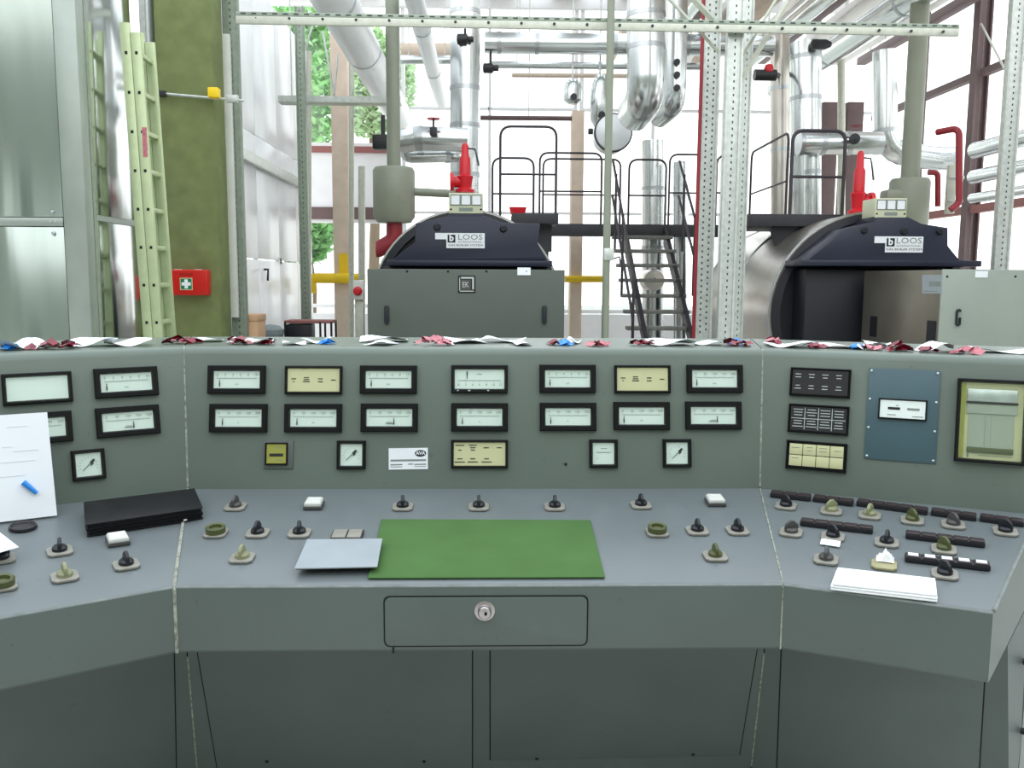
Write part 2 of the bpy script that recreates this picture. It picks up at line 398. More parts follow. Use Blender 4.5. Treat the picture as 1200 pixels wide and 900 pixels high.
# ================================================================== CONTROL CONSOLE
aL, aR = math.radians(31.6306), math.radians(24.5951)
yT, zT, yP, zP, yF, zF, zB = 2.2396, 1.2233, 2.1767, .8713, 1.6506, .8091, .6702
xLs, xRs = -.754, .6974
class Sec:
    def __init__(s, O, e, sg, c0, L, c1):
        s.O = V((O[0], O[1], 0)); s.e = V((e[0], e[1], 0)); s.n = V((-e[1], e[0], 0))
        if s.n.y < 0: s.n = -s.n
        s.sg = sg; s.c0 = c0; s.L = L; s.c1 = c1
        r = s.e*sg
        TT = s.pt(0, yT-yP, zT); PP = s.pt(0, 0, zP); FF = s.pt(0, yF-yP, zF)
        u = (TT-PP).normalized(); s.PF = frame(PP, r, u, r.cross(u))
        g = (PP-FF).normalized(); s.DF = frame(PP, r, g, r.cross(g))
        f = V((0, 0, 1)); s.FF = frame(FF, r, f, r.cross(f)); s.r = r
        LL0 = s.pt(0, 1.93-yP, .54); LL1 = s.pt(0, 2.11-yP, .155); lu = (LL0-LL1).normalized()
        s.LF = frame(LL0, r, lu, r.cross(lu))
        s.TF = frame(s.pt(0, yT-yP, zT), r, s.n, r.cross(s.n))
    def pt(s, t, d, z): return s.O + s.e*t + s.n*d + V((0, 0, z))
    def ends(s, d, inset=0.): return -math.tan(s.c0)*d+inset, s.L+math.tan(s.c1)*d-inset
    def loft(s, prof, inset=.0015, t0=None, t1=None):
        b = MB(); R = [[], []]
        for d, z in prof:
            a, c = s.ends(d, inset)
            R[0].append(s.pt(a if t0 is None else t0, d, z)); R[1].append(s.pt(c if t1 is None else t1, d, z))
        return b.ring_loft(R)
def hit(F, px, py):
    o = F.translation; nn = F.col[2].to_3d(); d = ray(px, py); k_ = (o-EYE).dot(nn)/d.dot(nn)
    return F.inverted() @ (EYE + d*k_)
def hitz(F, px, py, z): 
    G = F @ Matrix.Translation((0, 0, z)); p = hit(G, px, py); return V((p.x, p.y, z))
# end cut of the right wing: from the desk corner towards the rear
SR = Sec((xRs, yP), (math.cos(aR), -math.sin(aR)), 1, aR/2, 1, 0)
E1 = SR.DF @ hit(SR.DF, 1165, 716); E2 = SR.DF @ hit(SR.DF, 1200, 638)
dv = E2-E1; c_end = math.atan2(dv.dot(SR.e), dv.dot(SR.n))
dE = (E1-SR.O).dot(SR.n); tE = (E1-SR.O).dot(SR.e)
SR = Sec((xRs, yP), (math.cos(aR), -math.sin(aR)), 1, aR/2, tE-math.tan(c_end)*dE, c_end)
SL = Sec((xLs, yP), (-math.cos(aL), -math.sin(aL)), -1, aL/2, .95, math.radians(30))
S0 = Sec((xLs, yP), (1, 0), 1, aL/2, xRs-xLs, aR/2)
def arc2(p, r, a0, a1, k=5): return [(p[0]+r*math.cos(a0+(a1-a0)*i/k), p[1]+r*math.sin(a0+(a1-a0)*i/k)) for i in range(k+1)]
dT, dF = yT-yP, yF-yP
H2 = math.pi/2
ptilt = math.atan2(dT, zT-zP)
rb = .022
panel_prof = [(0, zP-.02), (0, zP)] + arc2((dT+rb*.98, zT-rb), rb, math.pi-ptilt, H2) + [(dT+.40, zT)] + [(dT+.41, zT-.01), (dT+.41, .06), (.05, .06), (.05, zP-.02)]
sl = math.atan2(zP-zF, -dF)
desk_prof = [(.0, zP-.001), (dF+.009, zF-.0005)] + arc2((dF+.008, zF-.009), .008, H2+.1, math.pi) + [(dF, zB+.006), (dF+.006, zB), (-.02, zB), (-.02, zP-.03)]
base_prof = [(-.03, zB-.005), (1.87-yP, zB-.005), (1.93-yP, .54), (2.11-yP, .155), (2.14-yP, .09), (.0, .09), (.04, .3)]
plinth_prof = [(-.01, .0), (.36, .0), (.36, .085), (-.01, .085)]
SEC = {}
for key, S, nm in (('C', S0, 'grey green console desk, middle section with green pad and lockable drawer'),
                   ('L', SL, 'grey green console desk section with black binders and leaning white board on it'),
                   ('R', SR, 'grey green console desk section carrying the chart recorder and indicator strips')):
    a, c = S.ends(0); mid = S.pt((a+c)/2, 0, 0)
    t_ = thing('control_console', nm, 'console', mid); SEC[key] = (S, t_)
    part('instrument_panel', S.loft(panel_prof).mesh('instrument_panel', 'paint'), t_)
    dm = S.loft(desk_prof).mesh('desk_top', 'paint_desk_sky_tint', 'paint_apron', 'edge_pale')
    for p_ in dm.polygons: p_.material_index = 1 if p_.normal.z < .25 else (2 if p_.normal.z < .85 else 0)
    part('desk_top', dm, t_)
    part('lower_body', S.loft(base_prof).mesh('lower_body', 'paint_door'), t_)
    part('plinth', S.loft(plinth_prof, .02).mesh('plinth', 'gap_dark'), t_)
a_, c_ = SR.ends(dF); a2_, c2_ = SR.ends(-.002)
part('edge_line', MB().tube([SR.pt(c_, dF+.004, zF-.002), SR.pt(c2_, -.002, zP-.001)], .004, 6).mesh('edge_line', 'edge_pale'), SEC['R'][1])  # thin tube drawing a pale line along the end edge
# filler lines in the two seams (belong to the middle unit)
def seam_line(side, a, segs, rad=.0026):
    x0 = xLs if side == 'L' else xRs; sg = 1 if side == 'L' else -1
    P = [V((x0 - sg*math.tan(a/2)*d, yP+d, z)) for d, z in segs]
    return MB().tube(P, rad, 6).mesh('seam_filler', 'joint')
for side, a in (('L', aL), ('R', aR)):
    part('seam_filler', seam_line(side, a, [(dT+.02, zT+.0005), (dT+.006, zT-.006), (dT-.001, zT-.03), (.001, zP+.004)]), SEC['C'][1])
    part('seam_filler', seam_line(side, a, [(-.004, zP), (dF+.01, zF), (dF, zF-.01), (dF, zB+.002)], .0036 if side == 'L' else .0018), SEC['C'][1])
    part('seam_filler', seam_line(side, a, [(1.93-yP, .54), (2.11-yP, .155)], .002), SEC['C'][1])

# ---- drawer in the apron
S, CT = SEC['C']
def box_on(F, x0, y0, x1, y1, z0, z1, mname, name, bev=.002, seg=2):
    return MB().box(((x0+x1)/2, (y0+y1)/2, (z0+z1)/2), (x1-x0, y1-y0, z1-z0), M=None).mesh(name, mname, bev=bev, seg=seg)
def round_rect(x0, y0, x1, y1, r, k=4):
    out = []
    for cx, cy, a0 in ((x1-r, y1-r, 0), (x0+r, y1-r, H2), (x0+r, y0+r, math.pi), (x1-r, y0+r, 3*H2)):
        out += arc2((cx, cy), r, a0, a0+H2, k)
    return out
a = hit(S.FF, 451, 700); b = hit(S.FF, 687, 755)
x0, y0, x1, y1 = a.x, b.y, b.x, a.y
part('drawer_gap', MB().prism(round_rect(x0-.003, y0-.003, x1+.003, y1+.003, .012), -.004, .0006).mesh('drawer_gap', 'gap_dark'), CT, S.FF)
dr = part('drawer', MB().prism(round_rect(x0, y0, x1, y1, .011), -.01, .0035).mesh('drawer', 'paint_apron', bev=.0012), CT, S.FF)
c = hit(S.FF, 568, 715)
part('lock', MB().lathe([(.001, .016), (.011, .015), (.0135, .011), (.0135, .002), (.02, .001), (.02, -.002)], 18).mesh('lock', 'lock'), dr, S.FF @ T((c.x, c.y, .0035)))
part('keyhole', MB().box((0, 0, .0165), (.002, .008, .002)).lathe([(.003, .0175), (.003, .0155)], 10).mesh('keyhole', 'gap_dark'), dr, S.FF @ T((c.x+.002, c.y, .0035)))
c = hit(S.FF, 461, 762)
part('notch', MB().box((0, 0, 0), (.004, .012, .002)).mesh('notch', 'gap_dark'), CT, S.FF @ T((c.x, c.y, .0003)))

# ---- lower access doors (slanted faces), edges as dark gaps round each plate
def door(sec, pts, name='access_door'):
    S, t_ = SEC[sec]; P = [hit(S.LF, *p) for p in pts]
    cx = sum(p.x for p in P)/len(P); cy = sum(p.y for p in P)/len(P)
    big = [(p.x+(.003 if p.x > cx else -.003), p.y+(.003 if p.y > cy else -.003)) for p in P]
    part('door_gap', MB().prism(big, -.01, .0006).mesh('door_gap', 'gap_dark'), t_, S.LF)
    return part(name, MB().prism([(p.x, p.y) for p in P], -.012, .003).mesh(name, 'paint_door', bev=.001), t_, S.LF)
d1 = door('C', [(229, 745), (553, 745), (553, 1000), (272, 1000)])
d2 = door('C', [(575, 745), (889, 745), (866, 884), (575, 890)])
d3 = door('L', [(-260, 830), (203, 748), (208, 1000), (-240, 1000)])
d4 = door('R', [(917, 745), (1154, 780), (1141, 1000), (907, 1000)])
scm = MB().lathe([(.001, .003), (.004, .002), (.005, 0)], 8).mesh('screw', 'gap_dark')
for d_, px, py in ((d1, 313, 891), (d1, 497, 891), (d2, 629, 888), (d2, 812, 883)):
    c = hit(S.LF, px, py); part('screw', scm, d_, S.LF @ T((c.x, c.y, .003)))

# ---- instruments
def ring_frame(w_, h, bw, bh, depth, inner=.004):
    o = [(-w_/2, -h/2), (w_/2, -h/2), (w_/2, h/2), (-w_/2, h/2)]
    i = [(-w_/2+bw, -h/2+bh), (w_/2-bw, -h/2+bh), (w_/2-bw, h/2-bh), (-w_/2+bw, h/2-bh)]
    L = lambda P, s, z: [(x*s[0], y*s[1], z) for x, y in P]
    ch = ((w_-.004)/w_, (h-.004)/h); ci = ((w_-2*bw+.006)/(w_-2*bw), (h-2*bh+.006)/(h-2*bh))
    b = MB(); b.ring_loft([L(o, (1, 1), -.001), L(o, (1, 1), depth-.002), L(o, ch, depth), L(i, ci, depth), L(i, (1, 1), inner), L(i, (1, 1), -.001)], cap=False)
    return b
BZ = {}
def bezel(w_, h, bw, bh, depth=.012, m='bezel'):
    k_ = (w_, h, bw, bh, m)
    if k_ not in BZ: BZ[k_] = ring_frame(w_, h, bw, bh, depth).mesh('bezel', m)
    return BZ[k_]
PL = {}
def plate(w_, h, m, z=.0025):
    k_ = (w_, h, m, z)
    if k_ not in PL: PL[k_] = MB().box((0, 0, z/2), (w_, h, z)).mesh('plate', m, smooth=False)
    return PL[k_]
def bars(items, m, z, name):
    b = MB()
    for x, y, w_, h in items: b.box((x, y, z), (w_, h, .0005))
    return b.mesh(name, m, smooth=False)
def merge_text(spec, m, z):
    b = MB()
    for s, x, y, size in spec:
        me = text(s, size, m)
        b.add([(v.co.x+x, v.co.y+y, z+v.co.z*.05) for v in me.vertices], [tuple(p.vertices) for p in me.polygons])
    return b.mesh('scale_numbers', m, smooth=False)
def meter(sec, px, py, pos=.06, nums=('0', '20', '40', '60', '80', '100'), unit='%', style=0, W=.144, Hh=.072, bw=.0145, bh=.0145, tint='dial', xl=None):
    S, t_ = SEC[sec]; c = hit(S.PF, px, py); F = S.PF @ T((c.x, c.y, 0))
    m = part('panel_meter', bezel(W, Hh, bw, bh), t_, F)
    iw, ih = W-2*bw, Hh-2*bh
    part('dial', plate(iw+.001, ih+.001, tint, .004), m, F)
    if style >= 0:
        n_ = len(nums); up = -1 if style == 1 else 1
        xs = [-iw*.42+iw*.84*i/(n_-1) for i in range(n_)]
        ysc = ih*.06*up
        tk = [(0, ysc, iw*.86, .0007)]
        for i in range((n_-1)*5+1):
            x_ = -iw*.42+iw*.84*i/((n_-1)*5); hh = .0045 if i % 5 == 0 else .0025
            tk.append((x_, ysc+hh/2*up, .0007, hh))
        part('scale', bars(tk, 'ink_grey', .0045, 'scale'), m, F)
        part('scale_numbers', merge_text([(s, x_, ih*.29*up, .0085) for s, x_ in zip(nums, xs)] + [(unit, 0, -ih*.27*up, .007)], 'ink_grey', .0045), m, F)
        xn = -iw*.42+iw*.84*pos
        nd = [(xn, -ih*.22*up, .0016, ih*.4), (xn, -ih*.28*up, .0028, ih*.2)]
        if style == 2: nd.append((xn-.011, -ih*.34, .02, .0014))
        part('needle', bars(nd, 'ink', .006, 'needle'), m, F)
        if style == 1: part('badge_marks', bars([(-.055, -.029, .004, .003), (-.026, -.029, .006, .003), (.022, -.029, .005, .003)], 'chalk', .0122, 'badge_marks'), m, F)
    part('glass', MB().box((0, 0, .0085), (iw+.004, ih+.004, .001)).mesh('glass', 'meter_glass', smooth=False), m, F)
    return m
def words(cols, rows, w_, h, m, z, lens):
    it = []
    for i, (x, y, ln) in enumerate(lens): it.append((x, y, ln, .0022))
    return bars(it, m, z, 'lettering')
def cream_sign(sec, px, py, lines):
    S, t_ = SEC[sec]; c = hit(S.PF, px, py); F = S.PF @ T((c.x, c.y, 0))
    m = part('indicator_panel', bezel(.144, .072, .0075, .0075), t_, F)
    part('face', plate(.1305, .0585, 'dial_yellow', .006), m, F)
    part('lettering', bars([(x, y, l, .0022) for x, y, l in lines], 'ink', .0065, 'lettering'), m, F)
L4 = [(-.05, .003, .012), (-.05, -.004, .004), (-.018, .006, .013), (-.018, .001, .014), (-.018, -.004, .018), (.017, .003, .012), (.017, -.004, .012), (.05, .0, .012)]
L7 = [(-.05, .022, .022), (-.05, .01, .008), (-.017, .022, .02), (-.017, .016, .014), (-.017, .010, .01), (.017, .016, .013), (.05, .016, .013),
      (-.05, -.012, .013), (-.05, -.02, .026), (-.017, -.012, .012), (-.017, -.02, .026), (.018, -.012, .012), (.018, -.02, .026)]
N6 = ('0', '2', '4', '6', '8', '10'); N5 = ('0', '50', '100', '150', '200'); N7 = ('0', '2', '4', '6', '8', '10', '12')
meter('C', 278, 445, .06, N6, 'm3'); cream_sign('C', 368, 445.5, L4); meter('C', 455.5, 445, .05, N6, 'bar')
meter('C', 562, 444.5, .2, N7, 'mbar', 1, bw=.009, bh=.0115); meter('C', 665, 444, .03, N6, 'm3'); cream_sign('C', 752.5, 444.5, L4); meter('C', 837, 444, .02, N5, 'bar')
meter('C', 280, 490, .09, N5, 'C'); meter('C', 367.5, 490, .08, N5, 't/h'); meter('C', 456.5, 489.5, .62, N5, 'mbar', 2)
meter('C', 562, 489, .05, N5, 'C'); meter('C', 665.5, 488.5, .04, N5, 'C'); meter('C', 751.5, 487.5, .03, N5, 't/h'); meter('C', 835.5, 487, .6, N5, 'mbar', 2)
cream_sign('C', 562, 532, L7)
def gauge(sec, px, py, style=0):
    S, t_ = SEC[sec]; c = hit(S.PF, px, py); F = S.PF @ T((c.x, c.y, 0))
    m = part('small_gauge', bezel(.072, .072, .009, .009), t_, F)
    part('dial', plate(.0545, .0545, 'dial', .004), m, F)
    if style == 0:
        tk = []
        b = MB()
        for i in range(11):
            a_ = math.radians(200-220*i/10); b.box((0, 0, 0), (.004, .0008, .0004), M=T((.019*math.cos(a_), .019*math.sin(a_)-.002, .0045)) @ Matrix.Rotation(a_, 4, 'Z'))
        part('scale', b.mesh('scale', 'ink_grey', smooth=False), m, F)
        R45 = T((.002, .001, .006)) @ Matrix.Rotation(math.radians(44), 4, 'Z')
        part('needle', MB().box((-.003, 0, 0), (.036, .0014, .0006), M=R45).box((.009, 0, 0), (.012, .006, .0006), M=R45).box((.004, -.004, 0), (.008, .003, .0006), M=R45).mesh('needle', 'ink', smooth=False), m, F)
    else:
        part('scale', bars([(.001, .013, .016, .0014), (0, .003, .036, .0016), (-.016, -.012, .003, .0012)], 'ink_grey', .0045, 'scale'), m, F)
    part('glass', MB().box((0, 0, .0085), (.058, .058, .001)).mesh('glass', 'meter_glass', smooth=False), m, F)
gauge('C', 412, 533); gauge('C', 707, 531.5, 1); gauge('C', 793, 531)
# hour counter
c = hit(S.PF, 326.5, 533); F = S.PF @ T((c.x, c.y, 0))
m = part('hour_counter', MB().box((0, 0, .002), (.074, .07, .004)).mesh('counter_plate', 'counter_grey', bev=.001), CT, F)
part('bezel', bezel(.056, .056, .004, .004, .009), m, F @ T((-.004, .003, .003)))
part('face', plate(.0485, .0485, 'dial_olive', .004), m, F @ T((-.004, .003, .004)))
part('digit_window', MB().box((-.004, .000, .0085), (.034, .007, .001)).mesh('digit_window', 'ink'), m, F)
part('lettering', bars([(.004, .018, .014, .0015), (.004, -.013, .015, .0015)], 'ink_grey', .0084, 'lettering'), m, F)
# maker's card
c = hit(S.PF, 478.5, 537.5); F = S.PF @ T((c.x, c.y, 0)) @ Matrix.Rotation(math.radians(.8), 4, 'Z')
m = part('maker_card', MB().box((0, 0, .0006), (.099, .054, .0012)).mesh('maker_card', 'paper'), CT, F, label='white maker card with dark oval emblem')
part('emblem', MB().add([(.031+.0145*math.cos(t_), .013+.0085*math.sin(t_), .0016) for t_ in [i*math.pi/12 for i in range(24)]], [tuple(range(24))]).mesh('emblem', 'ink', smooth=False), m, F)
part('emblem_letters', text('AVA', .0125, 'paper', .0003, .95), m, F @ T((.031, .0135, .002)))
part('lettering', bars([(0, -.004, .09, .0045), (-.03, -.0145, .03, .0028), (.006, -.0135, .012, .0028), (.03, -.0145, .03, .0028), (-.03, -.020, .03, .0015), (.03, -.020, .03, .0015)], 'ink_grey', .0016, 'lettering'), m, F)
c = hit(S.PF, 663, 544)
part('plug', MB().lathe([(.001, .002), (.004, .001), (.004, 0)], 8).mesh('plug', 'gap_dark'), CT, S.PF @ T((c.x, c.y, 0)))

# left wing instruments
meter('L', 148, 448, .03, N6, 'bar'); meter('L', 150, 493.5, .62, N5, 'mbar', 2); meter('L', 44, 455, 0, style=-1, bw=.009, bh=.009); meter('L', 44, 502, .1, N5, 'C')
gauge('L', 103.5, 544.5)
# right wing instruments
S, RTH = SEC['R']
def annun(px, py, kind):
    c = hit(S.PF, px, py); F = S.PF @ T((c.x, c.y, 0))
    m = part('indicator_panel', bezel(.144, .072, .006, .006, .011), RTH, F)
    if kind == 'cream':
        cm = MB().box((0, 0, .0025), (.031, .027, .005)).mesh('lamp_tile', 'dial_yellow', bev=.001)
        part('face', plate(.133, .061, 'ink', .005), m, F)
        for i in range(4):
            for j in range(2): part('lamp_tile', cm, m, F @ T((-.0485+.0323*i, .0143-.0286*j, .0045)))
        part('lettering', bars([(-.05, .018, .018, .0014), (-.016, .02, .014, .0014), (-.016, .012, .012, .0014), (.016, .02, .018, .0014), (.016, .012, .018, .0014), (.05, .016, .016, .0014), (-.05, -.008, .018, .0014)], 'ink_grey', .0098, 'lettering'), m, F)
        return
    part('face', plate(.133, .061, 'strip_black', .007), m, F)
    it = []
    for i in range(4):
        for j in range(2):
            x_ = -.0485+.0323*i; y_ = .0143-.0286*j
            for q in range(2 if kind == 'words' else 3): it.append((x_-(.004 if kind == 'words' else 0), y_+(.005-.0075*q if kind == 'words' else .008-.007*q), random.uniform(.010, .017) if kind == 'words' else random.uniform(.018, .026), .0019))
    if kind == 'grid': it += [(-.0323, 0, .0016, .055), (0, 0, .0016, .055), (.0323, 0, .0016, .055), (0, 0, .128, .0016)]
    part('lettering', bars(it, 'chalk', .0075, 'lettering'), m, F)
annun(961, 448.5, 'words'); annun(959, 491.5, 'grid'); annun(956.5, 534.5, 'cream')
P4 = [hit(S.PF, *p) for p in ((1018, 432), (1103, 434), (1096, 543), (1013, 538))]
bx0, bx1, by0, by1 = (P4[0].x+P4[3].x)/2, (P4[1].x+P4[2].x)/2, (P4[2].y+P4[3].y)/2, (P4[0].y+P4[1].y)/2
F = S.PF @ T(((bx0+bx1)/2, (by0+by1)/2, 0)); bw_, bh_ = bx1-bx0, by1-by0
m = part('cover_plate', MB().box((0, 0, .001), (bw_, bh_, .003)).mesh('cover_plate', 'blue_plate', bev=.0006), RTH, F, label='blue cover plate with a small controller')
for sx_ in (-1, 1):
    for q in range(4): part('screw', MB().lathe([(.001, .003), (.003, .002), (.0036, 0)], 8).mesh('screw', 'screw'), m, F @ T((sx_*(bw_/2-.006), bh_*(.47-.313*q), .0025)))
c = hit(S.PF, 1057.5, 480); F = S.PF @ T((c.x, c.y, .0025))
m = part('controller', bezel(.108, .05, .004, .004, .008), RTH, F)
part('face', plate(.1005, .0425, 'dial', .005), m, F)
part('display', bars([(-.019, .0015, .027, .006)], 'ink', .0056, 'display'), m, F)
part('display', bars([(.024, .0015, .027, .005)], 'ink_grey', .0056, 'display'), m, F)
part('lettering', bars([(-.012, .009, .004, .002), (-.024, -.014, .02, .0015), (.034, -.016, .024, .0015)], 'ink_grey', .0056, 'lettering'), m, F)
# chart recorder
c = hit(S.PF, 1161, 494); F = S.PF @ T((c.x, c.y, 0))
rw, rh = .147, .196
m = part('chart_recorder', bezel(rw, rh, .0085, .0085, .018), RTH, F)
part('chassis', plate(rw-.016, rh-.016, 'dial_yellow', .004), m, F)
part('side_strip', MB().box((-.06, 0, .005), (.01, .176, .003)).mesh('side_strip', 'dial_olive'), m, F)
part('chart_drum', MB().box((0, .060, .0065), (.104, .03, .006)).mesh('chart_drum', 'chart_silver', bev=.002), m, F)
part('pen_bar', MB().box((0, .043, .009), (.108, .004, .005)).mesh('pen_bar', 'ink', bev=.001), m, F)
part('scale_bar', MB().box((0, .028, .0065), (.104, .022, .004)).mesh('scale_bar', 'chart_paper'), m, F)
part('chart_paper', MB().box((0, -.03, .0055), (.094, .092, .002)).mesh('chart_paper', 'chart_paper'), m, F)
part('chart_trace', bars([(-.012, -.03, .0007, .088), (.0, -.03, .0006, .088)], 'ink_grey', .0068, 'chart_trace'), m, F)
part('tear_bar', MB().box((0, -.068, .008), (.096, .012, .005)).mesh('tear_bar', 'knob_olive', bev=.001), m, F)
part('lettering', bars([(.012, -.081, .07, .0014), (-.045, -.081, .004, .012)], 'ink_grey', .0044, 'lettering'), m, F)
part('glass', MB().box((0, 0, .0135), (rw-.014, rh-.014, .001)).mesh('glass', 'meter_glass', smooth=False), m, F)

# ---- desk controls
SW = {}
def sw_meshes():
    o8 = [(.024, -.016), (.024, .016), (.016, .024), (-.016, .024), (-.024, .016), (-.024, -.016), (-.016, -.024), (.016, -.024)]
    SW['plate'] = {m_: MB().prism(o8, 0, .005).mesh('switch_plate', m_, bev=.001) for m_ in ('plate_cream', 'plate_yellow')}
    for m_ in ('knob_black', 'knob_grey', 'knob_light', 'knob_olive'):
        SW['collar', m_] = MB().lathe([(.0145, 0), (.0145, .006), (.011, .010), (.0005, .010)], 18).mesh('collar', m_)
        SW['handle', m_] = MB().prism([(-.016, .006), (-.013, .018), (-.004, .026), (.005, .026), (.015, .016), (.016, .006)], -.0038, .0038, M=Matrix.Rotation(H2, 4, 'X')).mesh('handle', m_, bev=.002)
        SW['ring', m_] = MB().ring_loft([[(r_*math.cos(k_*math.pi/12), r_*math.sin(k_*math.pi/12), z_) for k_ in range(24)] for r_, z_ in ((.021, 0), (.0215, .012), (.019, .015), (.014, .013), (.013, .003))], cap=False).mesh('ring', m_)
    SW['lens'] = MB().lathe([(.0145, .002), (.012, .007), (.001, .009)], 16).mesh('lens', 'knob_olive')
    SW['btn_base'] = MB().box((0, 0, .004), (.044, .044, .008)).mesh('button_base', 'knob_grey', bev=.0015)
    SW['btn'] = MB().ring_loft([[(s_*x_, s_*y_, z_) for x_, y_ in ((-1, -1), (1, -1), (1, 1), (-1, 1))] for s_, z_ in ((.0195, .008), (.0195, .015), (.0165, .019), (.0125, .0195), (.0115, .0175))]).mesh('button', 'white_plastic', bev=.001)
sw_meshes()
def switch(sec, px, py, kind, ang=90, pl='plate_cream'):
    S, t_ = SEC[sec]; c = hit(S.DF, px, py+3); F = S.DF @ T((c.x, c.y, 0))
    if kind == 'button':
        b_ = part('push_button', SW['btn_base'], t_, F); part('button', SW['btn'], b_, F); return
    s_ = part('rotary_switch' if kind != 'ring' else 'ring_lamp', SW['plate'][pl], t_, F); G = F @ T((0, 0, .005))
    if kind == 'ring':
        part('ring', SW['ring', 'knob_olive'], s_, G); part('lens', SW['lens'], s_, G); return
    part('collar', SW['collar', kind], s_, G); part('handle', SW['handle', kind], s_, G @ Matrix.Rotation(math.radians(ang), 4, 'Z'))
K, G_, Li, Ol = 'knob_black', 'knob_grey', 'knob_light', 'knob_olive'
for px, py, kd, an in ((276, 592, G_, 80), (472, 592, K, 92), (561, 592, K, 90), (650, 592, K, 90), (751, 590, K, 96), (302, 623, K, 80), (351, 623, K, 95), (284, 652, Li, 84),
                       (817, 620, K, 92), (864, 620, K, 98), (838, 650, Ol, 94)): switch('C', px, py, kd, an)
for px, py in ((253, 623), (770, 622)): switch('C', px, py, 'ring')
for px, py in ((368, 591), (838, 587)): switch('C', px, py, 'button')
for px, py, kd, an in ((70, 644, K, 85), (76, 674, Li, 95), (148, 660, K, 95), (2, 653, K, 20)): switch('L', px, py, kd, an)
switch('L', 3, 685, 'ring'); switch('L', 138, 633, 'button')
for px, py, kd, an, pl in ((921, 591, K, 140, 'plate_cream'), (974, 597, Li, 40, 'plate_cream'), (1019, 602, Li, 70, 'plate_cream'), (1069, 608, Ol, 130, 'plate_cream'), (1117, 613, G_, 130, 'plate_cream'),
                       (1178, 621, K, 150, 'plate_cream'), (927, 622, G_, 30, 'plate_cream'), (976, 627, K, 135, 'plate_cream'), (1039, 634, K, 80, 'plate_cream'), (1106, 642, Ol, 135, 'plate_cream'),
                       (968, 654, G_, 85, 'plate_cream'), (1107, 671, K, 135, 'plate_cream')): switch('R', px, py, kd, an, pl)
# bare plate with a white rag on it
c = hit(S.DF, 1036, 663); part('blank_plate', SW['plate']['plate_yellow'], RTH, S.DF @ T((c.x, c.y, 0)))
# indicator strips
def strip(px0, py0, px1, py1, nseg, win=False):
    a = hit(S.DF, px0, py0+3); b = hit(S.DF, px1, py1+3); L_ = (b-a).length; ang = math.atan2(b.y-a.y, b.x-a.x)
    F = S.DF @ T(((a.x+b.x)/2, (a.y+b.y)/2, 0)) @ Matrix.Rotation(ang, 4, 'Z')
    m_ = part('indicator_strip', MB().box((0, 0, .0055), (L_, .024, .011)).mesh('indicator_strip', 'strip_black', bev=.002), RTH, F)
    q = L_/nseg; me = MB().box((0, 0, .0115), (q-.003, .021, .004)).mesh('lamp_cover', 'strip_brown', bev=.0015)
    wi = MB().box((0, 0, .014), (q*.62, .013, .0015)).mesh('lamp_window', 'paper')
    for i in range(nseg):
        x_ = -L_/2+q*(i+.5); cv = part('lamp_cover', me, m_, F @ T((x_, 0, 0)))
        if win: part('lamp_window', wi, m_, F @ T((x_, 0, 0)))
for a_ in ((903, 578, 950, 583, 3), (953, 583, 1000, 589, 3), (1004, 588, 1087, 599, 5), (1091, 599, 1144, 606, 3), (1148, 606, 1200, 613, 3), (938, 611, 1023, 621, 5), (1061, 626, 1154, 637, 5)): strip(*a_)
strip(1060, 653, 1160, 664, 5, True)
# keyed switch pair half under the folder
S, CT = SEC['C']
c = hit(S.DF, 407, 629); F = S.DF @ T((c.x, c.y, 0))
m = part('double_key_switch', MB().box((0, 0, .003), (.068, .05, .006)).mesh('key_frame', 'strip_black', bev=.001), CT, F)
for x_ in (-.0165, .0165): part('key', MB().box((x_, 0, .007), (.03, .044, .004)).mesh('key', 'plate_cream', bev=.0015), m, F)
# knobs on the outer end face of the right wing
for px, py in ((1196, 856), (1199, 775)):
    a, c2 = SR.ends(-.2); F0 = frame(SR.pt(SR.ends(0)[1], 0, 0), (SR.n*math.cos(c_end)+SR.e*math.sin(c_end)), (0, 0, 1), SR.e*math.cos(c_end)-SR.n*math.sin(c_end))
    c = hit(F0, px, py)
    part('end_knob', MB().lathe([(.008, 0), (.008, .02), (.018, .026), (.018, .04), (.001, .044)], 14).mesh('end_knob', 'strip_black'), RTH, F0 @ T((c.x, c.y, 0)))

# ================================================================== THINGS ON THE CONSOLE
def on_desk(sec, px, py): 
    F = SEC[sec][0].DF; c = hit(F, px, py); return F, c
# green desk pad
F = S0.DF; P = [hit(F, *p) for p in ((447, 610), (692, 611), (709, 678), (431, 679))]
solo('desk_pad', MB().prism([(p.x, p.y) for p in P], .0005, .004).mesh('desk_pad', 'green_pad', bev=.0012), 'green desk pad lying on the middle console above the drawer', 'desk pad', F)
# grey folder partly on the pad
P = [hitz(F, *p, .0175) for p in ((360, 632), (448, 631), (442, 664), (345, 666))]
cF = thing('folder', 'pale blue grey cardboard folder lying against the green pad', 'folder', F @ V((P[3].x, P[3].y, 0)))
part('cover', MB().add([(p.x, p.y, .0155) for p in P]+[(p.x, p.y, .0175) for p in P], [(0, 1, 2, 3), (4, 5, 6, 7), (0, 1, 5, 4), (1, 2, 6, 5), (2, 3, 7, 6), (3, 0, 4, 7)]).mesh('cover', 'paper_grey'), cF, F)
ins = .004
cx_, cy_ = sum(p.x for p in P)/4, sum(p.y for p in P)/4
part('sheets', MB().prism([(p.x+(cx_-p.x)*.03, p.y+(cy_-p.y)*.08) for p in P], .0115, .0155).mesh('sheets', 'knob_grey'), cF, F)
